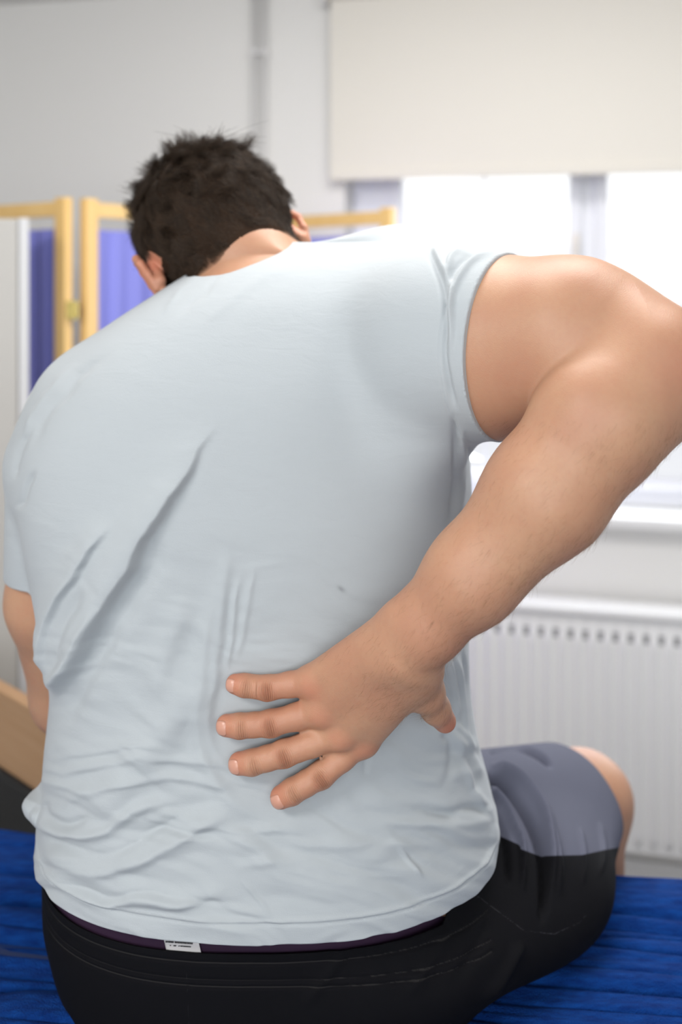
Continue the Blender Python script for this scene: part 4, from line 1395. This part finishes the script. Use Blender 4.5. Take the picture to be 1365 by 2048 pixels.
def hair_mat(name, c, c2):
    m = bpy.data.materials.new(name); m.use_nodes = True
    nt = m.node_tree; b = nt.nodes['Principled BSDF']; b.inputs['Roughness'].default_value = 0.65; b.inputs['Specular IOR Level'].default_value = 0.3
    hi = nt.nodes.new('ShaderNodeHairInfo')
    o_ = mixc(nt, hi.outputs['Random'], c, c2)
    nt.links.new(o_, b.inputs['Base Color'])
    return m


M_hair = hair_mat('dark brown hair', (0.010, 0.007, 0.0055), (0.070, 0.043, 0.026))
M_fuzz = hair_mat('fine brown arm hair', (0.16, 0.08, 0.04), (0.30, 0.17, 0.09))
sel = np.flatnonzero((scalp > 0.30) & (ln(BV - HC) < 0.125))
sel = sel[(np.abs(hl[sel, 0]) < 0.074) | (hl[sel, 2] > -0.008) | (hl[sel, 1] < -0.025)]
NH = 60000
pk = rng.choice(sel, NH)
root = BV[pk] + rng.normal(0, 0.0006, (NH, 3)); nn = BN[pk]; L = (root - HC) @ HR / HS
lenf = np.interp(L[:, 2], [-0.10, -0.07, -0.03, 0.02, 0.07], [0.003, 0.006, 0.012, 0.018, 0.026]) * rng.uniform(0.7, 1.15, NH)
lenf *= np.interp(scalp[pk], [0.3, 0.8], [0.5, 1])
# growth direction: away from a whorl near the crown, sideways swirl
whorl = HL(0.012, -0.045, 0.072)
tg = root - whorl; tg -= nn * (tg * nn).sum(-1)[:, None]; tg /= np.maximum(ln(tg), 1e-6)[:, None]
sw = np.cross(nn, tg)
flow = tg + 0.55 * sw
# clumps
ncl = 420
cl = root[rng.choice(NH, ncl)]; clv = rng.normal(0, 1, (ncl, 3))
ci = np.concatenate([np.argmin(((root[i:i + 2000, None] - cl[None]) ** 2).sum(-1), 1) for i in range(0, NH, 2000)])
ctr = cl[ci]
K = 7
tt = np.linspace(0, 1, K)
topw = np.clip((L[:, 2] - 0.01) / 0.05, 0, 1)
dirn = flow * (0.90 - 0.10 * topw)[:, None] + nn * (0.24 + 0.36 * topw)[:, None] + clv[ci] * (0.10 + 0.30 * topw)[:, None] + rng.normal(0, 0.13, (NH, 3))
dirn /= ln(dirn)[:, None]
crl = clv[rng.permutation(ncl)][ci] * 0.35
pts = root[:, None, :] + dirn[:, None, :] * (lenf[:, None] * tt[None])[..., None] + (crl * lenf[:, None])[:, None, :] * (tt[None, :, None] ** 2) - nn[:, None, :] * (lenf[:, None] * tt[None] ** 2 * 0.30)[..., None]
pull = (ctr + nn * 0.008 + dirn * lenf[:, None] * 0.7)[:, None, :] - pts
pts = pts + pull * (tt[None, :, None] ** 1.5) * (0.10 + 0.25 * topw)[:, None, None]
# a few long stray locks at the crown
rpx, rpy = proj(root)
lock_rng = np.random.default_rng(19)
cand = np.flatnonzero((rpy < 335) & (rpx > 380) & (rpx < 490) & (nn[:, 2] > 0.3))
used_ = np.zeros(NH, bool)
for (ox, bx, bz, ln_) in ((395, -0.95, 0.45, 0.040), (415, 0.9, 0.8, 0.036), (430, 0.25, 1.0, 0.034), (440, 1.3, 0.50, 0.040), (405, -0.4, 0.9, 0.028), (462, 1.0, 0.35, 0.034), (450, -0.9, 0.8, 0.030), (478, 0.9, 0.25, 0.028)):
    near = cand[np.argsort(np.abs(rpx[cand] - ox) + np.abs(rpy[cand] - rpy[cand].min() - 10) * 0.6)[:60]]
    for i in lock_rng.choice(near, 11, replace=False):
        l_ = ln_ * lock_rng.uniform(0.7, 1.1); j_ = lock_rng.normal(0, 0.10, 3)
        base = np.array([0.15 * bx, 0.0, 0.75]) + j_
        pts[i] = root[i] + base[None] * (l_ * tt)[:, None] + (np.array([bx, 0, bz - 0.9]) + j_)[None] * (l_ * 0.75 * tt ** 2)[:, None]
        used_[i] = True
rad = np.repeat((0.00013 * (1 - 0.6 * tt))[None], NH, 0) * rng.uniform(0.8, 1.3, NH)[:, None]
rad[used_] *= 1.5
hair_object('hair', pts, rad, M_hair, man)

# arm hair: short fine hairs on the forearm and the back of the hand
pxb, pyb = proj(BV)
fa = (BN[:, 1] < -0.05) & (pyb > 840) & (pyb < 1440) & (pxb > 640) & (BV[:, 1] < 0.93) & ((pxb - 1296) * 0.69 + (pyb - 716) * -0.72 < 500)
sel = np.flatnonzero(fa)
NA = 2600
wp = vnoise(pxb[sel] / 60, pyb[sel] / 60, 51) + 0.5
wp = wp * (0.25 + ((pxb[sel] - 1000) * 0.7 + (pyb[sel] - 1100) * 0.7 > -20)) + 0.02
pk = rng.choice(sel, NA, p=wp / wp.sum())
root = BV[pk]; nn = BN[pk]
fd = np.array([-0.62, -0.1, -0.75]) + np.zeros((NA, 3)); fd -= nn * (fd * nn).sum(-1)[:, None]
fd = fd / ln(fd)[:, None] + nn * 0.30 + rng.normal(0, 0.28, (NA, 3))
K = 5; tt = np.linspace(0, 1, K)
ll_ = rng.uniform(0.004, 0.010, NA)
pts = root[:, None] + fd[:, None] * (ll_[:, None] * tt)[..., None] - nn[:, None] * (ll_[:, None] * tt ** 2 * 0.25)[..., None]
hair_object('arm_hair', pts, np.repeat((0.000045 * (1 - 0.6 * tt))[None], NA, 0), M_fuzz, man)
